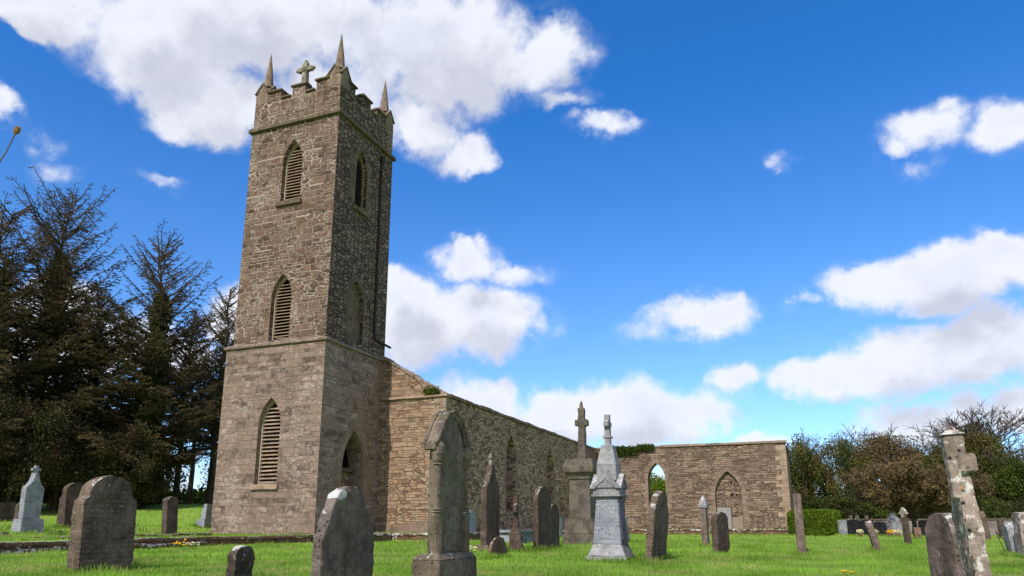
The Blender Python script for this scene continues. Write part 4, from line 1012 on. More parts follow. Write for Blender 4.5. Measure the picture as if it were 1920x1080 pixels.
# grey-brown pedestal with tall cross
v = hit(1085, 1023); e = at_v(1084, 990, v); 
k_ = v/1400; s_ = 34*k_; cx_, cy_ = e.x, e.y+s_; zb = lz(cx_, cy_); vm = Vector((cx_, cy_, 0)).dot(FH); Z = lambda py: ztop(1090, py, vm)-zb
o = empty('pedestal_monument', (cx_, cy_, zb), 'tall grey-brown square pedestal topped by a weathered ringed cross, centre', 'monument')
print('pedestal v %.1f s %.2f H %.2f' % (v, s_, Z(755)))
mb = MB(); mb.box(-s_*.95, s_*.95, -s_*.95, s_*.95, -.3, Z(1001), .01, .01); mb.box(-s_*.85, s_*.85, -s_*.85, s_*.85, Z(1001)+.001, Z(973), .02, .02)
mb.build('base', M['g_ped'], o, bevel=.015, weather=(.012, 5, .14))
mb = MB(); mb.box(-s_*.62, s_*.62, -s_*.62, s_*.62, Z(973)+.001, Z(900), .015, .015); mb.build('die', M['g_ped'], o, bevel=.01, weather=(.006, 4, .2))
mb = MB(); mb.box(-s_*.66, s_*.66, -s_*.66, s_*.66, Z(900)+.001, Z(894)); 
mb.lathe((0, 0, Z(894)), [(s_*.62*1.414, .0), (s_*.70*1.414, .04), (s_*.72*1.414, .1), (s_*.86*1.414, .13), (s_*.88*1.414, Z(877)-Z(894)), (s_*.74*1.414, Z(862)-Z(894)), (s_*.3, Z(862)-Z(894)+.005)], k=4, rot=PI/4)
mb.build('cornice', M['g_ped'], o, bevel=.012, weather=(.014, 6, .1))
mb = MB(); cross(mb, .03, 0, Z(862), Z(766)-Z(862), .135, .225, .11, .19, zc=Z(793), along='x')
mb.box(-.04, .10, -.07, .07, Z(768), Z(753), .04, .03)
mb.build('ringed_cross', M['g_ped'], o, bevel=.015, weather=(.02, 6, .08))

# slab with a cross finial, plinth (left of centre)
v = hit(912, 1039); x0, x1, y0, y1 = place(901, 912, 937, v); Tt = x1-x0; Wd = y1-y0; cx_, cy_ = (x0+x1)/2, (y0+y1)/2; zb = lz(cx_, cy_); vm = Vector((cx_, cy_, 0)).dot(FH); Z = lambda py: ztop(920, py, vm)-zb
o = empty('cross_gravestone', (cx_, cy_, zb), 'dark slab with pale edge carrying a small white-tipped cross, left of the small ringed cross', 'gravestone')
print('finial slab v %.1f W %.2f T %.2f' % (v, Wd, Tt))
mb = MB(); h = Wd/2; zpl = Z(1021)
pr = [(-h, zpl), (h, zpl), (h, Z(925)), (h*.95, Z(915)), (h*.55, Z(900)), (h*.28, Z(885)), (h*.18, Z(872)), (-h*.18, Z(872)), (-h*.28, Z(885)), (-h*.55, Z(900)), (-h*.95, Z(915)), (-h, Z(925))]
mb.prism([pr], (Tt/2, 0, 0), Vector((0, 1, 0)), Vector((1, 0, 0)), Tt); mb.build('slab', M['g_dark'], o, bevel=.01, weather=(.01, 7, .08))
mb = MB(); cross(mb, 0, 0, Z(874), Z(849)-Z(874), .035, .09, .045, .0, zc=Z(858)); mb.build('cross', M['g_white'], o, bevel=.006, weather=(.008, 9, .05))
mb = MB(); mb.box(-Tt/2-.1, Tt/2+.1, -h-.1, h+.1, -.2, zpl, .02, .02); mb.build('plinth', M['g_post'], o, bevel=.012, weather=(.02, 6, .08))

# small broken ringed cross stone
v = hit(968, 1036); e = at_v(962, 990, v); cx_, cy_ = e.x, e.y+.2; zb = lz(cx_, cy_); vm = Vector((cx_, cy_, 0)).dot(FH); Z = lambda py: ztop(965, py, vm)-zb; k_ = vm/1400
o = empty('small_cross_gravestone', (cx_, cy_, zb), 'low broken ringed cross on a dark rocky base left of the tall round-headed slab', 'gravestone', rot=(0, 0, .25))
mb = MB(); cross(mb, 0, 0, Z(1005), Z(928)-Z(1005), .12, .26, .07, .20, zc=Z(955)); mb.build('ringed_cross', M['g_dark'], o, bevel=.012, weather=(.018, 7, .07))
mb = MB(); mb.box(-.2, .2, -.3, .3, -.2, Z(990), .08, .12); mb.build('rock_base', M['g_dark'], o, bevel=.03, weather=(.05, 4, .09))

# pale cross stone on pedestal, far left
v = hit(55, 1003); x0, x1, y0, y1 = place(24, 38, 82, v); s_ = (y1-y0)/2; cx_, cy_ = x1-.2, y0+s_*.95; zb = lz(cx_, cy_); vm = Vector((cx_, cy_, 0)).dot(FH); Z = lambda py: ztop(60, py, vm)-zb
print('left pale v %.1f W %.2f H %.2f' % (v, 2*s_, Z(875)))
s_ = min(s_, .55)
o = empty('cross_gravestone', (cx_, cy_, zb), 'blue-grey stone with concave shoulders and small cross on top, far left', 'gravestone')
mb = MB(); mb.box(-.32, .32, -s_*1.25, s_*1.25, -.2, Z(998)); mb.build('footing', M['g_post'], o, bevel=.015, weather=(.02, 5, .12))
mb = MB(); mb.box(-.24, .24, -s_, s_, Z(998)+.001, Z(973), .02, .02); mb.build('plinth', M['g_pale'], o, bevel=.01)
mb = MB(); h = s_*.80
pr = [(-h*.92, Z(973)), (h*.92, Z(973)), (h, Z(920)), (h*.97, Z(914)), (h*.70, Z(910)), (h*.42, Z(903)), (h*.24, Z(893)), (h*.18, Z(886)), (-h*.18, Z(886)), (-h*.24, Z(893)), (-h*.42, Z(903)), (-h*.70, Z(910)), (-h*.97, Z(914)), (-h, Z(920))]
mb.prism([pr], (.12, 0, 0), Vector((0, 1, 0)), Vector((1, 0, 0)), .24); mb.build('slab', M['g_pale'], o, bevel=.012)
mb = MB(); cross(mb, 0, 0, Z(892), Z(873)-Z(892), .062, .15, .07, 0, zc=Z(880.5)); mb.build('cross', M['g_pale'], o, bevel=.008)
# little stones by it
for px_, py_, lb in ((110, 1000, 'small squared pale stub right of the blue-grey cross stone'), (8, 1002, 'small squared pale stub at the left edge in the grass')):
    v = hit(px_, py_+4); e = at_v(px_, 990, v); mb = MB(); mb.box(-.13, .13, -.13, .13, -.1, .13, .03, .03)
    q = mb.build('stone_stub', M['g_post'], bevel=.012, weather=(.01, 6, .08)); q.location = (e.x, e.y, lz(e.x, e.y)); tag(q, lb, 'stone')
# grey monument foot left of the tower, mostly hidden
v = 33; e = at_v(388, 990, v); zb = lz(e.x, e.y); o = empty('stepped_gravestone', (e.x, e.y, zb), 'pale grey stepped headstone half hidden by the tower left edge', 'gravestone')
Z = lambda py: ztop(390, py, v)-zb
mb = MB(); mb.box(-.25, .25, -.45, .45, -.1, .30, .02, .02); mb.build('plinth', M['g_pale'], o, bevel=.01)
mb = MB(); mb.box(-.15, .15, -.3, .3, .301, Z(945), .06, .1); mb.build('slab', M['g_pale'], o, bevel=.01)
# slender stone with gabled cap before wing wall
v = 22.0; e = at_v(1320, 990, v); x0, x1, y0, y1 = place(1312, 1317, 1327, v); zb = lz(e.x, e.y); Z = lambda py: ztop(1320, py, v)-zb
o = empty('capped_gravestone', (e.x, e.y+.2, zb), 'slender grey slab with a white gabled cap before the wing wall', 'gravestone')
mb = MB(); mb.box(-.09, .09, -.24, .24, -.2, Z(953), .01, .01); mb.build('slab', M['g_post'], o, bevel=.008, weather=(.006, 6, .1))
mb = MB(); mb.box(-.12, .12, -.25, .25, Z(952), Z(948)); mb.box(-.12, .12, -.25, .25, Z(948)+.001, Z(929), .09, .2); mb.build('gabled_cap', M['g_paleplain'], o, bevel=.006, weather=(.008, 7, .06))
# celtic cross beyond the pale obelisk
v = 27; e = at_v(1168, 990, v); zb = lz(e.x, e.y); Z = lambda py: ztop(1168, py, v)-zb
o = empty('crusted_cross_gravestone', (e.x, e.y, zb), 'brown cross stone with crusted base seen just right of the pale obelisk', 'gravestone')
mb = MB(); cross(mb, 0, 0, Z(985), Z(915)-Z(985), .11, .26, .08, .2, zc=Z(935)); mb.build('ringed_cross', M['g_brown'], o, bevel=.01)
mb = MB(); mb.box(-.2, .2, -.3, .3, -.2, Z(972), .06, .08); mb.build('base', M['g_white'], o, bevel=.02, weather=(.03, 6, .1))
# flat tomb slab by the nave wall
e = at_v(960, 990, 27); mb = MB(); mb.box(-.6, .6, -1.1, 1.1, -.1, .38); mb.box(-.7, .7, -1.2, 1.2, .381, .47)
q = mb.build('table_tomb', M['g_pale'], bevel=.01, weather=(.01, 4, .2)); q.location = (e.x, e.y, lz(e.x, e.y)); tag(q, 'low blue-grey flat-topped tomb behind the small ringed cross', 'tomb')

# pale cross with ringed head on a thin shaft at right
v = 24.0; e = at_v(1700, 990, v); zb = lz(e.x, e.y); Z = lambda py: ztop(1700, py, v)-zb
o = empty('shaft_cross', (e.x, e.y, zb), 'thin dark shaft with pale ringed cross head below the bare spreading tree', 'gravestone', rot=(0, -.05, .5))
mb = MB(); mb.box(-.07, .07, -.11, .11, -.2, Z(970), .01, .02); mb.build('shaft', M['g_dark'], o, bevel=.008)
mb = MB(); cross(mb, 0, 0, Z(970), Z(955)-Z(970)+.06, .05, .17, .06, .14, zc=Z(962)); mb.build('ringed_head', M['g_white'], o, bevel=.008)
# far row of newer graves before the boundary wall
def far_stone(px_, yt, yb, W, kind, mat, label, v=42, T_=.18, name='far_gravestone'):
    e = at_v(px_, 990, v); zb = lz(e.x, e.y); H = ztop(px_, yt, v)-zb
    mb = MB(); slabmesh(mb, kind, W, H+.1, T_, -.1)
    # newer stones face the path
    q = mb.build(name, mat, bevel=.01); q.location = (e.x, e.y, zb); q.rotation_euler = (0, 0, -1.1); tag(q, label, 'gravestone', 'newer graves by the boundary wall')
far_stone(1580, 975, 1000, .45, 'segment', M['g_paleplain'], 'pale small headstone at the right end of the clipped hedge')
far_stone(1600, 974, 1000, .75, 'segment', M['polished'], 'black polished headstone nearest the clipped hedge')
far_stone(1625, 974, 1000, .75, 'segment', M['polished'], 'black polished headstone behind the small leaning grey stone')
far_stone(1650, 978, 1000, .7, 'segment', M['polished'], 'dark polished headstone left of the white ringed cross')
far_stone(1688, 982, 1000, .9, 'flat', M['g_paleplain'], 'low pale slab right of the white ringed cross')
far_stone(1738, 975, 1000, .9, 'segment', M['polished'], 'black headstone just right of the bare spreading tree trunk', 43)
far_stone(1752, 980, 998, .7, 'segment', M['g_red'], 'small brown headstone left of the round-headed slab at right', 43)
far_stone(1795, 972, 998, .7, 'segment', M['g_paleplain'], 'pale headstone seen between the two big stones at right', 38)
far_stone(1877, 975, 1002, .25, 'flat', M['g_dark'], 'thin dark post-like stone before the boundary wall at right', 36)
for px_, yt, lb in ((1597, 966, 'grey ringed cross rising behind the black headstone nearest the hedge'), (1609, 966, 'grey ringed cross second from the hedge'), (1627, 966, 'pale cross behind the small leaning grey stone'), (1676, 962, 'white ringed cross with broad base among the newer graves')):
    v = 43; e = at_v(px_, 990, v); zb = lz(e.x, e.y); Z = lambda py: ztop(px_, py, v)-zb
    big = px_ == 1676
    o = empty('distant_cross', (e.x, e.y, zb), lb, 'gravestone', 'newer graves by the boundary wall', rot=(0, 0, -1.1))
    mb = MB(); cross(mb, 0, 0, .3, Z(yt)-.3, .13 if big else .09, .34 if big else .24, .08, .27 if big else .18, zc=Z(yt)-.36); mb.build('ringed_cross', M['g_pale'] if big else M['g_ped'], o)
    mb = MB(); mb.box(-.25, .25, -.35, .35, -.1, .6 if big else .35, .04, .08); mb.build('base', M['g_pale'] if big else M['g_ped'], o)
# flower pots and wreaths on the newer graves
for i, (px_, c_, lb) in enumerate(((1612, 'cream', 'cream flower bunch before the black headstone by the hedge'), (1640, 'cream', 'cream flower bunch at the foot of the middle black headstones'), (1668, 'yellow', 'yellow flowers before the white ringed cross'), (1682, 'cream', 'pale flowers on the low slab by the ringed cross'))):
    e = at_v(px_, 990, 40.5); zb = lz(e.x, e.y); o = empty('flower_bunch', (e.x, e.y, zb), lb, 'flowers')
    mb = MB(); mb.lathe((0, 0, 0), [(.09, 0), (.12, .2), (.11, .2)], k=10); mb.build('pot', M['g_red'], o)
    leafobj('blooms', [leaves((0, 0, .28), (.18, .18, .10), 120, .05, seed=i)], M[c_], o, (0, 0, 0))
# wreath stands: bent wires near the pale rounded stone
for px_, lean_, lb, cm in ((1896, .35, 'thin green wire frame leaning left of the small rounded stone', 'iron'), (1912, -.3, 'thin green wire frame leaning right of the small rounded stone', 'ivy')):
    e = at_v(px_-14 if px_ < 1900 else px_, 990, 17.3); zb = lz(e.x, e.y); mb = MB()
    mb.tube([(0, 0, -.05), (-lean_*.3, 0, .3), (-lean_*.5, 0, .55)], .008, 6); mb.tube([(.12, 0, -.05), (.12-lean_*.3, 0, .3), (-lean_*.5, 0, .55)], .008, 6)
    q = mb.build('wire_frame', M['iron']); q.location = (e.x, e.y, zb); tag(q, lb, 'wire frame')

# boundary wall far right
e0 = at_v(1560, 990, 52); e1 = at_v(2600, 990, 40); d = (e1-e0); d.z = 0; L = d.length; d.normalize(); zt = at_v(1800, 975, 48).z
o = empty('boundary_wall', (e0.x, e0.y, .3), 'long low grey rendered wall closing the churchyard at right', 'wall')
nrm = Vector((d.y, -d.x, 0))
mb = MB(); mb.prism([[(0, -.3), (L, -.3), (L, zt-.3), (0, zt-.3)]], (0, 0, 0), d, nrm, .3); mb.build('wall_face', M['concrete'], o)
mb = MB(); mb.prism([[(0, zt-.299), (L, zt-.299), (L, zt-.19), (0, zt-.19)]], nrm*.05, d, nrm, .4); mb.build('wall_capping', M['g_ped'], o)

# clipped hedge
hx0, hx1 = -1.15, 1.75; hy = 46.8
o = empty('clipped_hedge', ((hx0+hx1)/2, hy, .4), 'clipped bright green box hedge with rounded end beside the wing wall', 'hedge')
g_ = np.random.default_rng(9); n = 26000; P = g_.uniform(-1, 1, (n, 3)); ax = g_.integers(0, 3, n); sg = g_.choice([-1, 1], n)
P[np.arange(n), ax] = sg*g_.uniform(.90, 1.0, n)
rr = (np.abs(P)**5).sum(1)**.2; P = P/np.maximum(rr, .6)[:, None]*np.where(rr > 1, 1, rr)[:, None]
P += g_.normal(size=P.shape)*.012
P = P*np.array([(hx1-hx0)/2, .75, .74])+np.array([(hx0+hx1)/2, hy+.5, 1.10])
leafobj('foliage', [quadsat(P, .055, g_)], M['hedge'], o, tuple(o.location))
mb = MB(); mb.box(hx0+.15, hx1-.15, hy-.1, hy+1.1, .3, 1.68, .1, .1); mb.build('inner_growth', M['ivy'], o, off=tuple(o.location))

# ------------------------------------------------------------------ trees
def tube_np(pts, r, k=5):
    mbt = MB(); mbt.tube(pts, r, k, cap=False); return mbt
def conifer(px_, ytop, v, spread, label, seed, ivy=0.0, dens=1.0, low=.12, mat='needle', sparse_top=.5, group='tall dark conifers left of the tower', k=1.0, upturn=.8):
    R = random.Random(seed); g_ = np.random.default_rng(seed)
    e = at_v(px_, 990, v); zb = lz(e.x, e.y); H = at_v(px_, ytop, v).z-zb
    o = empty('conifer_tree', (e.x, e.y, zb), label, 'tree', group)
    mt = MB(); n = 9; bend = [(R.uniform(-.12, .12)*i/3, R.uniform(-.12, .12)*i/3, H*i/n) for i in range(n+1)]
    r0 = .028*H*.62; mt.tube(bend, [max(.02, r0*(1-i/n*.93)) for i in range(n+1)], 8); 
    mt.build('trunk', M['bark'], o)
    def tr(h):
        f = h/H*n; i = min(int(f), n-1); a = Vector(bend[i]); b_ = Vector(bend[i+1]); return a.lerp(b_, f-i)
    mbr = MB(); Ps = []; Ds = []; nb = int(H*8.5*k)
    for i in range(nb):
        t = low+(1-low)*(i/nb)**.9; h = t*H; L = spread*(1.0-((t-low)/(1-low))**1.5*.72)*R.uniform(.55, 1.12)
        if t > .93: L *= .6
        az = R.uniform(0, 2*PI); d = Vector((math.cos(az), math.sin(az), 0)); p = tr(h); up = R.uniform(-.12, .18)+t*.75
        pts = [p]; m_ = 6
        for j in range(1, m_+1):
            s_ = j/m_; pts.append(p+d*(L*s_)+Vector((0, 0, L*(up*s_+upturn*.5*s_*s_*t)))+Vector((R.uniform(-1, 1), R.uniform(-1, 1), R.uniform(-1, 1)))*.05*L*s_)
        mbr.tube(pts, [.05*(1-j/m_)*(1-t*.4)+.014 for j in range(m_+1)], 4, cap=False)
        dn = dens*(.82 if t < .34 else max(.16, 1.0-(t-.34)*2.3))
        ns = int(L*9)+3
        for j in range(ns):     # side sprays
            s_ = .18+.82*(j+R.random())/ns; f = s_*m_; a = pts[int(min(f, m_-1))]; b_ = pts[int(min(f, m_-1))+1]; q = a.lerp(b_, min(1, f-int(min(f, m_-1))))
            sd = (d.cross(Vector((0, 0, 1)))*R.choice((-1, 1))+d*R.uniform(.3, 1.1)+Vector((0, 0, R.uniform(-.35, .45)))).normalized()
            l = L*.30*(1.15-s_)*R.uniform(.6, 1.2)+.15
            mbr.tube([q, q+sd*l*.5+Vector((0, 0, -.02*l)), q+sd*l], [.014, .011, .006], 3, cap=False)
            nn = int(l*62*dn)
            if nn:
                u = g_.uniform(.05, 1.0, nn); base = np.array(q)[None]+np.array(sd)[None]*(u*l)[:, None]
                Ps.append(base+g_.normal(size=(nn, 3))*.035); Ds.append(np.repeat(np.array(sd)[None]*.8+np.array([[0, 0, -.1]]), nn, 0))
    raw('branches', mbr.v, mbr.f, M['bark'], o)
    leafobj('foliage', [quadsat(np.concatenate(Ps), .05, g_, el=1.7, direc=np.concatenate(Ds))], M[mat], o, (0, 0, 0))
    if ivy:
        n = int(18000*ivy); hh = g_.uniform(.02, .80, n); rad = spread*.20*(1.15-hh)*(.5+.5*g_.random(n))*(1+.3*np.sin(hh*37)); az = g_.uniform(0, 2*PI, n)
        P = np.stack([np.cos(az)*rad, np.sin(az)*rad, hh*H], 1)+g_.normal(size=(n, 3))*.1; leafobj('ivy', [quadsat(P, .085, g_)], M['ivy'], o, (0, 0, 0))
    return o
conifer(-75, 400, 37, 5.2, 'tall dark conifer at the left edge with upswept bare branches', 31, ivy=.5, dens=.9)
conifer(40, 372, 40, 6.0, 'tallest brown-needled conifer with upswept branches, far left', 32, ivy=.8, dens=.75)
conifer(140, 560, 44, 5.0, 'conifer between the tallest one and the pointed ivy-clad one', 33, ivy=.3, dens=.65)
conifer(255, 460, 41, 5.0, 'pointed conifer with ivy-thick trunk, midway between left edge and tower', 34, ivy=1.3, dens=.7)
conifer(322, 600, 46, 4.2, 'lower thin conifer filling the gap right of the ivy-clad one', 35, ivy=.2, dens=.5, low=.25)
conifer(386, 543, 48, 3.6, 'slim sparse conifer with sky showing through, second from the tower', 36, dens=.5, ivy=.1, low=.25, k=.8)
conifer(428, 590, 50, 3.2, 'slim sparse conifer partly behind the tower, its left neighbour slim too', 37, dens=.5, low=.25, k=.8)
conifer(350, 655, 52, 2.4, 'thin-trunked conifer with high branches just left of the slim sparse one', 38, dens=.5, low=.4, k=.7)
conifer(408, 640, 54, 2.2, 'thin-trunked conifer with high branches close to the tower edge', 39, dens=.5, low=.4, k=.7)
for px_, yt, v, sp, lb in ((-260, 430, 39, 5.0, 'conifer well beyond the left edge, first of the outer row'), (-460, 470, 41, 5.0, 'conifer well beyond the left edge, second of the outer row'), (-700, 460, 43, 5.0, 'conifer well beyond the left edge, third of the outer row'), (-980, 500, 46, 5.0, 'conifer well beyond the left edge, last of the outer row')):
    conifer(px_, yt, v, sp, lb, 40-px_, dens=.5, k=.6)
def bush(px_, ytop, v, rx, label, seed, mats=('needle_dark',), base=None, n=9000, size=.12, name='shrub', cat='shrub', group=None, trunk=True, clump=34, el=1.0, low=.0, rz=None):
    g_ = np.random.default_rng(seed); R = random.Random(seed)
    e = at_v(px_, 990, v); zb = lz(e.x, e.y); H = at_v(px_, ytop, v).z-zb
    o = empty(name, (e.x, e.y, zb), label, cat, group)
    rz = rz or H*(1-low)/2; cz = H-rz
    mbt = MB()
    for i in range(9):
        az = R.uniform(0, 2*PI); q = Vector((math.cos(az)*rx*R.uniform(.2, .7), math.sin(az)*rx*R.uniform(.2, .6), H*R.uniform(.5, .9)))
        mbt.tube([(R.uniform(-.1, .1), R.uniform(-.1, .1), -.1), q*.35+Vector((0, 0, H*.12)), q*.7+Vector((0, 0, H*.06)), q], [.035*H*.4+.03, .02*H*.4+.02, .03, .01], 6, cap=False)
    mbt.build('trunk', M['bark'], o)
    leafobj('crown', [leaves((0, 0, cz), (rx, rx*.8, rz), n//len(mats), size, clump=clump, seed=seed+i, el=el) for i, _ in enumerate(mats)][:1], M[mats[0]], o, (0, 0, 0))
    for i in range(1, len(mats)):
        leafobj('crown', [leaves((0, 0, cz), (rx*.98, rx*.8, rz*.98), n//len(mats), size, clump=clump, seed=seed+50+i, el=el)], M[mats[i]], o, (0, 0, 0))
    return o
for i, (px_, yt, v, rx) in enumerate(((-90, 700, 36, 3.6), (10, 730, 37, 3.2), (95, 770, 39, 3.2), (185, 790, 40, 3.0), (245, 830, 40, 2.2))):
    lbs = ['dark shrubby growth cut by the left edge below the conifers', 'dark evergreen shrub under the tallest conifer', 'dark evergreen shrub behind the leaning round-topped slab', 'brown-green bushy evergreen between the two ivy-clad conifers', 'dark evergreen shrub at the foot of the pointed conifer', 'low dark shrub above the short clipped slab', 'low shrub under the slim sparse conifers', 'low shrub tucked behind the tower left edge']
    bush(px_, yt, v, rx, lbs[i], 60+i, ('needle_dark', 'needle'), n=42000, size=.06, group='dark undergrowth below the conifers')
# far woodland floor darkness on the left: hedge bank
bush(120, 905, 52, 9, 'low dark hedge bank far under the conifers at left', 90, ('needle_dark',), n=9000, size=.2, rz=1.6)
bush(330, 915, 56, 8, 'low dark hedge bank far behind the short clipped slab', 91, ('ivy',), n=7000, size=.2, rz=1.6)

# right-hand trees
RG = 'trees beyond the right boundary wall'
bush(1506, 812, 66, 2.6, 'slim dark tree rising just right of the wing wall', 101, ('olive', 'ivy'), n=14783, size=.085, name='tree', cat='tree', group=RG, low=.1)
bush(1538, 840, 70, 2.4, 'lower olive tree second from the wing wall', 102, ('olive', 'needle_dark'), n=11088, size=.085, name='tree', cat='tree', group=RG, low=.1)
bush(1590, 815, 68, 3.0, 'ivy-green tree with dark flat top third from the wing wall', 103, ('olive', 'ivy'), n=17820, size=.085, name='tree', cat='tree', group=RG, low=.1)
bush(1668, 800, 70, 4.2, 'tallest brown bushy tree in the middle of the right-hand wood', 104, ('brown_twig', 'olive'), n=72000, size=.085, name='tree', cat='tree', group=RG, low=.05)
bush(1735, 845, 72, 3.4, 'brown bushy tree right of the tallest one', 105, ('brown_twig', 'olive'), n=48000, size=.085, name='tree', cat='tree', group=RG, low=.05)
bush(1790, 830, 66, 3.0, 'olive tree behind the tall white-crusted stone', 106, ('olive', 'ivy'), n=30239, size=.085, name='tree', cat='tree', group=RG, low=.05)
bush(1850, 795, 62, 3.6, 'large ivy-clad dark green tree at the right', 107, ('ivy', 'olive'), n=62400, size=.085, name='tree', cat='tree', group=RG, low=.05)
bush(1925, 850, 58, 3.4, 'fresh green tree cut by the right edge', 108, ('ivy', 'green_leaf'), n=43200, size=.085, name='tree', cat='tree', group=RG, low=.05)
bush(2010, 820, 62, 4.0, 'dark tree just beyond the right edge', 109, ('ivy', 'olive'), n=28800, size=.085, name='tree', cat='tree', group=RG, low=.05)
for i, (px_, yt, v, rx) in enumerate(((1520, 925, 60, 3.0), (1620, 915, 60, 4), (1720, 915, 60, 4), (1830, 925, 58, 4), (1930, 925, 54, 4))):
    bush(px_, yt, v, rx, ['dark low growth under the slim trees by the wing wall', 'dark low growth behind the black headstones', 'dark low growth behind the bare spreading tree', 'dark low growth behind the boundary wall at right', 'green low growth behind the wall at the right edge'][i], 120+i, ('needle_dark', 'ivy'), n=22000, size=.09, group='low growth behind the boundary wall', rz=1.9)
bush(1232, 885, 78, 2.6, 'yellow-green tree seen through the open pointed window', 130, ('window_tree', 'hedge'), n=33600, size=.085, name='tree', cat='tree', low=.02)
bush(1300, 905, 82, 3.4, 'green tree hidden mostly behind the wing wall', 131, ('green_leaf', 'olive'), n=14400, size=.085, name='tree', cat='tree', low=.02)

def bare(px_, ytop, v, spread, label, seed, trunk_h=.3, mat='bark_grey', n0=7, twig=None, group=None, up=.55, depth=4, r0=.16, tm='brown_twig', ntw=0, tk=1.0):
    R = random.Random(seed); e = at_v(px_, 990, v); zb = lz(e.x, e.y); H = at_v(px_, ytop, v).z-zb
    o = empty('bare_tree', (e.x, e.y, zb), label, 'tree', group)
    mt = MB(); mt.tube([(0, 0, -.2), (.05, .02, H*trunk_h*.5), (0, 0, H*trunk_h)], [r0*1.2, r0, r0*.85], 9); mt.build('trunk', M[mat], o)
    mbr = MB(); tips = []
    def grow(p, d, L, r, k):
        pts = [p]; q = p
        for j in range(3):
            d = (d+Vector((R.gauss(0, .16), R.gauss(0, .16), R.gauss(0, .10)+.03))).normalized(); q = q+d*L/3; pts.append(q)
        r = max(r, .021); mbr.tube(pts, [r, r*.88, r*.78, r*.68], 5 if k > 1 else 3, cap=False)
        if k == 0: tips.append(pts); return
        for c in range(R.choice((3, 4)) if k > 1 else 4):
            a = pts[R.choice((1, 2, 3, 3))]; nd = (d+Vector((R.gauss(0, .55), R.gauss(0, .55), R.gauss(0, .35)+.1))).normalized()
            grow(a, nd, L*R.uniform(.55, .8), r*.55, k-1)
    for i in range(n0):
        az = 2*PI*i/n0+R.uniform(-.3, .3); d = Vector((math.cos(az)*(1-up), math.sin(az)*(1-up), up*R.uniform(.5, 1.5))).normalized()
        Lb = math.hypot(spread, H*(1-trunk_h))*.36
        grow(Vector((0, 0, H*trunk_h*R.uniform(.75, 1))), d, Lb, r0*.5, depth)
    zm = max(p[2] for p in mbr.v); sc_ = H/zm; xm = sorted(abs(p[0]) for p in mbr.v)[int(len(mbr.v)*.97)]; sx = spread/xm
    V = [(a*sx, b_*sx, c*sc_ if c > H*trunk_h*.7 else c) for a, b_, c in mbr.v]
    raw('branches', V, mbr.f, M[mat if not twig else twig], o)
    if ntw:
        g_ = np.random.default_rng(seed); T_ = np.array([V[i] for i in g_.integers(0, len(V), ntw)])
        T_ = T_[T_[:, 2] > H*trunk_h*1.15]
        leafobj('twigs', [quadsat(T_+g_.normal(size=T_.shape)*.14, .05, g_, el=2.2)], M[tm], o, (0, 0, 0))
    return o
bare(1714, 858, 44, 3.3, 'low spreading bare brown tree in front of the boundary wall', 201, trunk_h=.28, n0=9, ntw=42000, up=.42, r0=.13, mat='bark')
bare(1848, 757, 64, 4.4, 'bare-twigged treetop fanning above the ivy-clad tree', 202, trunk_h=.5, n0=9, up=.6, depth=4, group=RG)
bare(1652, 795, 72, 3.0, 'bare thin treetop above the tallest brown tree', 203, trunk_h=.6, n0=7, depth=4, group=RG)
bare(1745, 805, 74, 3.0, 'bare lacy tree with sky showing through in the right-hand wood', 204, trunk_h=.5, n0=8, depth=4, group=RG)
bare(1555, 806, 72, 2.6, 'bare lacy tree between the slim trees by the wing wall', 205, trunk_h=.45, n0=8, depth=4, group=RG)
bare(1512, 800, 68, 2.2, 'bare lacy treetop closest to the wing wall', 206, trunk_h=.5, n0=8, depth=4, group=RG)
bare(1925, 790, 60, 3.4, 'bare branched tree at the right edge', 207, trunk_h=.4, n0=8, depth=4, group=RG)

# every stone's foot, for the longer grass the mower leaves
bpy.context.view_layer.update()
for o_ in list(col.objects):
    if o_.parent is None and o_.get('category') in ('gravestone', 'monument', 'tomb', 'stone', 'hedge'):
        ms = [o_] if o_.type == 'MESH' else list(o_.children)
        pts = [m_.matrix_world @ Vector(c) for m_ in ms if m_.type == 'MESH' for c in m_.bound_box]
        zlow = min(p.z for p in pts)
        mm = [m_ for m_ in ms if m_.type == 'MESH' and min((m_.matrix_world @ Vector(c)).z for c in m_.bound_box) < zlow+.35]
        P = [m_.matrix_world @ v.co for m_ in mm for v in m_.data.vertices]; gz = lz(P[0].x, P[0].y)
        P = [p for p in P if p.z < gz+.25] or P
        xs = [p.x for p in P]; ys = [p.y for p in P]
        FEET.append(((min(xs)+max(xs))/2, (min(ys)+max(ys))/2, (max(xs)-min(xs))/2, (max(ys)-min(ys))/2))
GV = np.concatenate([blades(150000, 8.5, 15.5, .035, .085, ''), blades(130000, 15, 32, .04, .09, ''), blades(25000, 32, 56, .04, .09, '')] +
  [blades(900 if -_s*f[0]+_c*f[1] < 18 else 350, 0, 0, .05, .17, '', f) for f in FEET])
gr = raw('grass', GV, np.arange(len(GV)).reshape(-1, 3), M['grassblade'], n=3)
tag(gr, 'short bright green grass blades covering the churchyard', 'grass', kind='stuff')

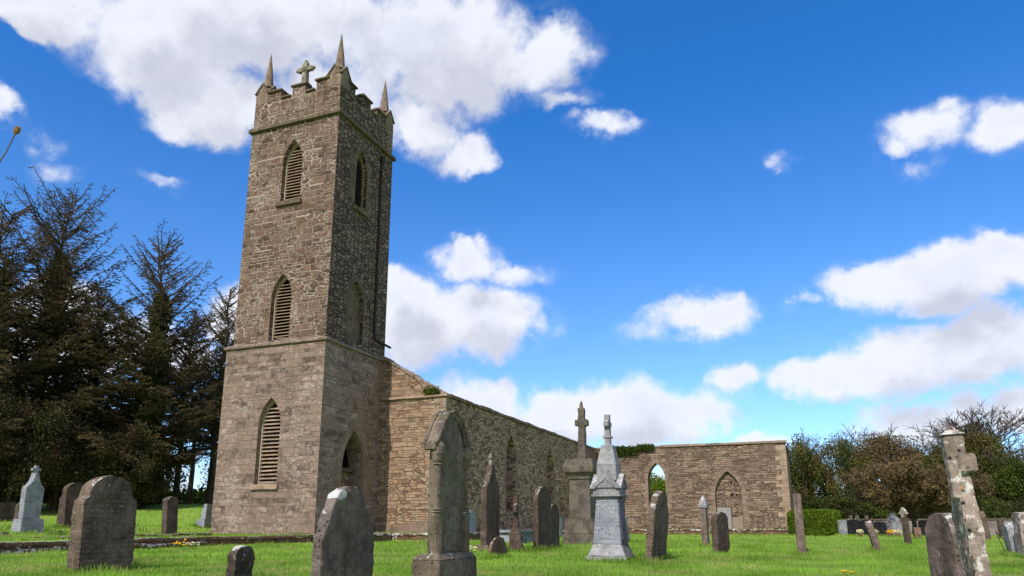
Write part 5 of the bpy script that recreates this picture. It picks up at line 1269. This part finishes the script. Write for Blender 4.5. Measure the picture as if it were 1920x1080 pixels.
# ------------------------------------------------------------------ small things
# yellow flowers by the kerb
for i, (px_, py_, c_, lb) in enumerate(((333, 1030, 'yellow', 'yellow flower clump at the kerb, left one'), (350, 1027, 'yellow', 'tallest yellow flower clump at the kerb near the tower'), (365, 1034, 'cream', 'cream and orange flower clump right of the yellow ones'), (888, 1013, 'cream', 'tiny white flowers by the plinth of the cross slab'))):
    v = 21.3 if i < 3 else 17; e = at_v(px_, 990, v); zb = lz(e.x, e.y); o = empty('flower_clump', (e.x, e.y, zb), lb, 'flowers')
    R = random.Random(i); ms_ = MB(); mf_ = MB()
    for k in range(9):
        x, y = R.uniform(-.11, .11), R.uniform(-.11, .11); h = R.uniform(.12, .3 if i == 1 else .22)
        ms_.tube([(x*.5, y*.5, 0), (x, y, h)], .005, 4, cap=False); mf_.lathe((x, y, h), [(.006, 0), (.032, .012), (.035, .022), (.012, .034)], k=7)
    ms_.build('stems', M['grassblade'], o); mf_.build('petals', M[c_], o)
for px_, v, lb in ((1575, 10.8, 'single yellow dandelion at the bottom edge of the lawn'),):
    e = at_v(px_, 990, v); o = empty('dandelion', (e.x, e.y, lz(e.x, e.y)), lb, 'flower')
    mb = MB(); mb.lathe((0, 0, .08), [(.008, 0), (.045, .012), (.05, .025), (.015, .035)], k=10); mb.lathe((.1, .03, .07), [(.008, 0), (.035, .012), (.04, .025), (.015, .03)], k=10); mb.build('petals', M['yellow'], o)
    mb = MB(); mb.tube([(0, 0, 0), (0, 0, .08)], .004, 5); mb.tube([(.1, .03, 0), (.1, .03, .07)], .004, 5); mb.build('stems', M['grassblade'], o)
# budding twig reaching in at the upper left, a couple of metres away
v = 2.6; P = [at_v(px_, py_, v) for px_, py_ in ((-120, 420), (-60, 362), (0, 302), (12, 284), (20, 268), (28, 252))]
b0_ = at_v(-420, 990, 2.7); P = [Vector((b0_.x, b0_.y, lz(b0_.x, b0_.y)-.02)), Vector((b0_.x+.02, b0_.y, .8)), at_v(-300, 620, 2.65)]+P
o = empty('sapling', P[0], 'thin budding twig reaching in from the left edge against the sky', 'sapling'); off = tuple(P[0])
mb = MB(); mb.tube(P, [.016, .013, .009, .006, .004, .0030, .0026, .0024, .0026], 7); mb.build('stem', M['bark_grey'], o, off=off)
mb = MB(); b0 = P[-1]; d = (P[-1]-P[-2]).normalized()
for k in range(5):
    t = 2*PI*k/5; a = d.orthogonal().normalized(); q = a*math.cos(t)+d.cross(a)*math.sin(t)
    mb.tube([b0-d*.003, b0+d*.012+q*.006, b0+d*.028+q*.007, b0+d*.036+q*.003], [.002, .006, .0045, .001], 6)
mb.build('bud', plain('opening_bud', (.30, .17, .04), .7, .4, 60), o, off=off)
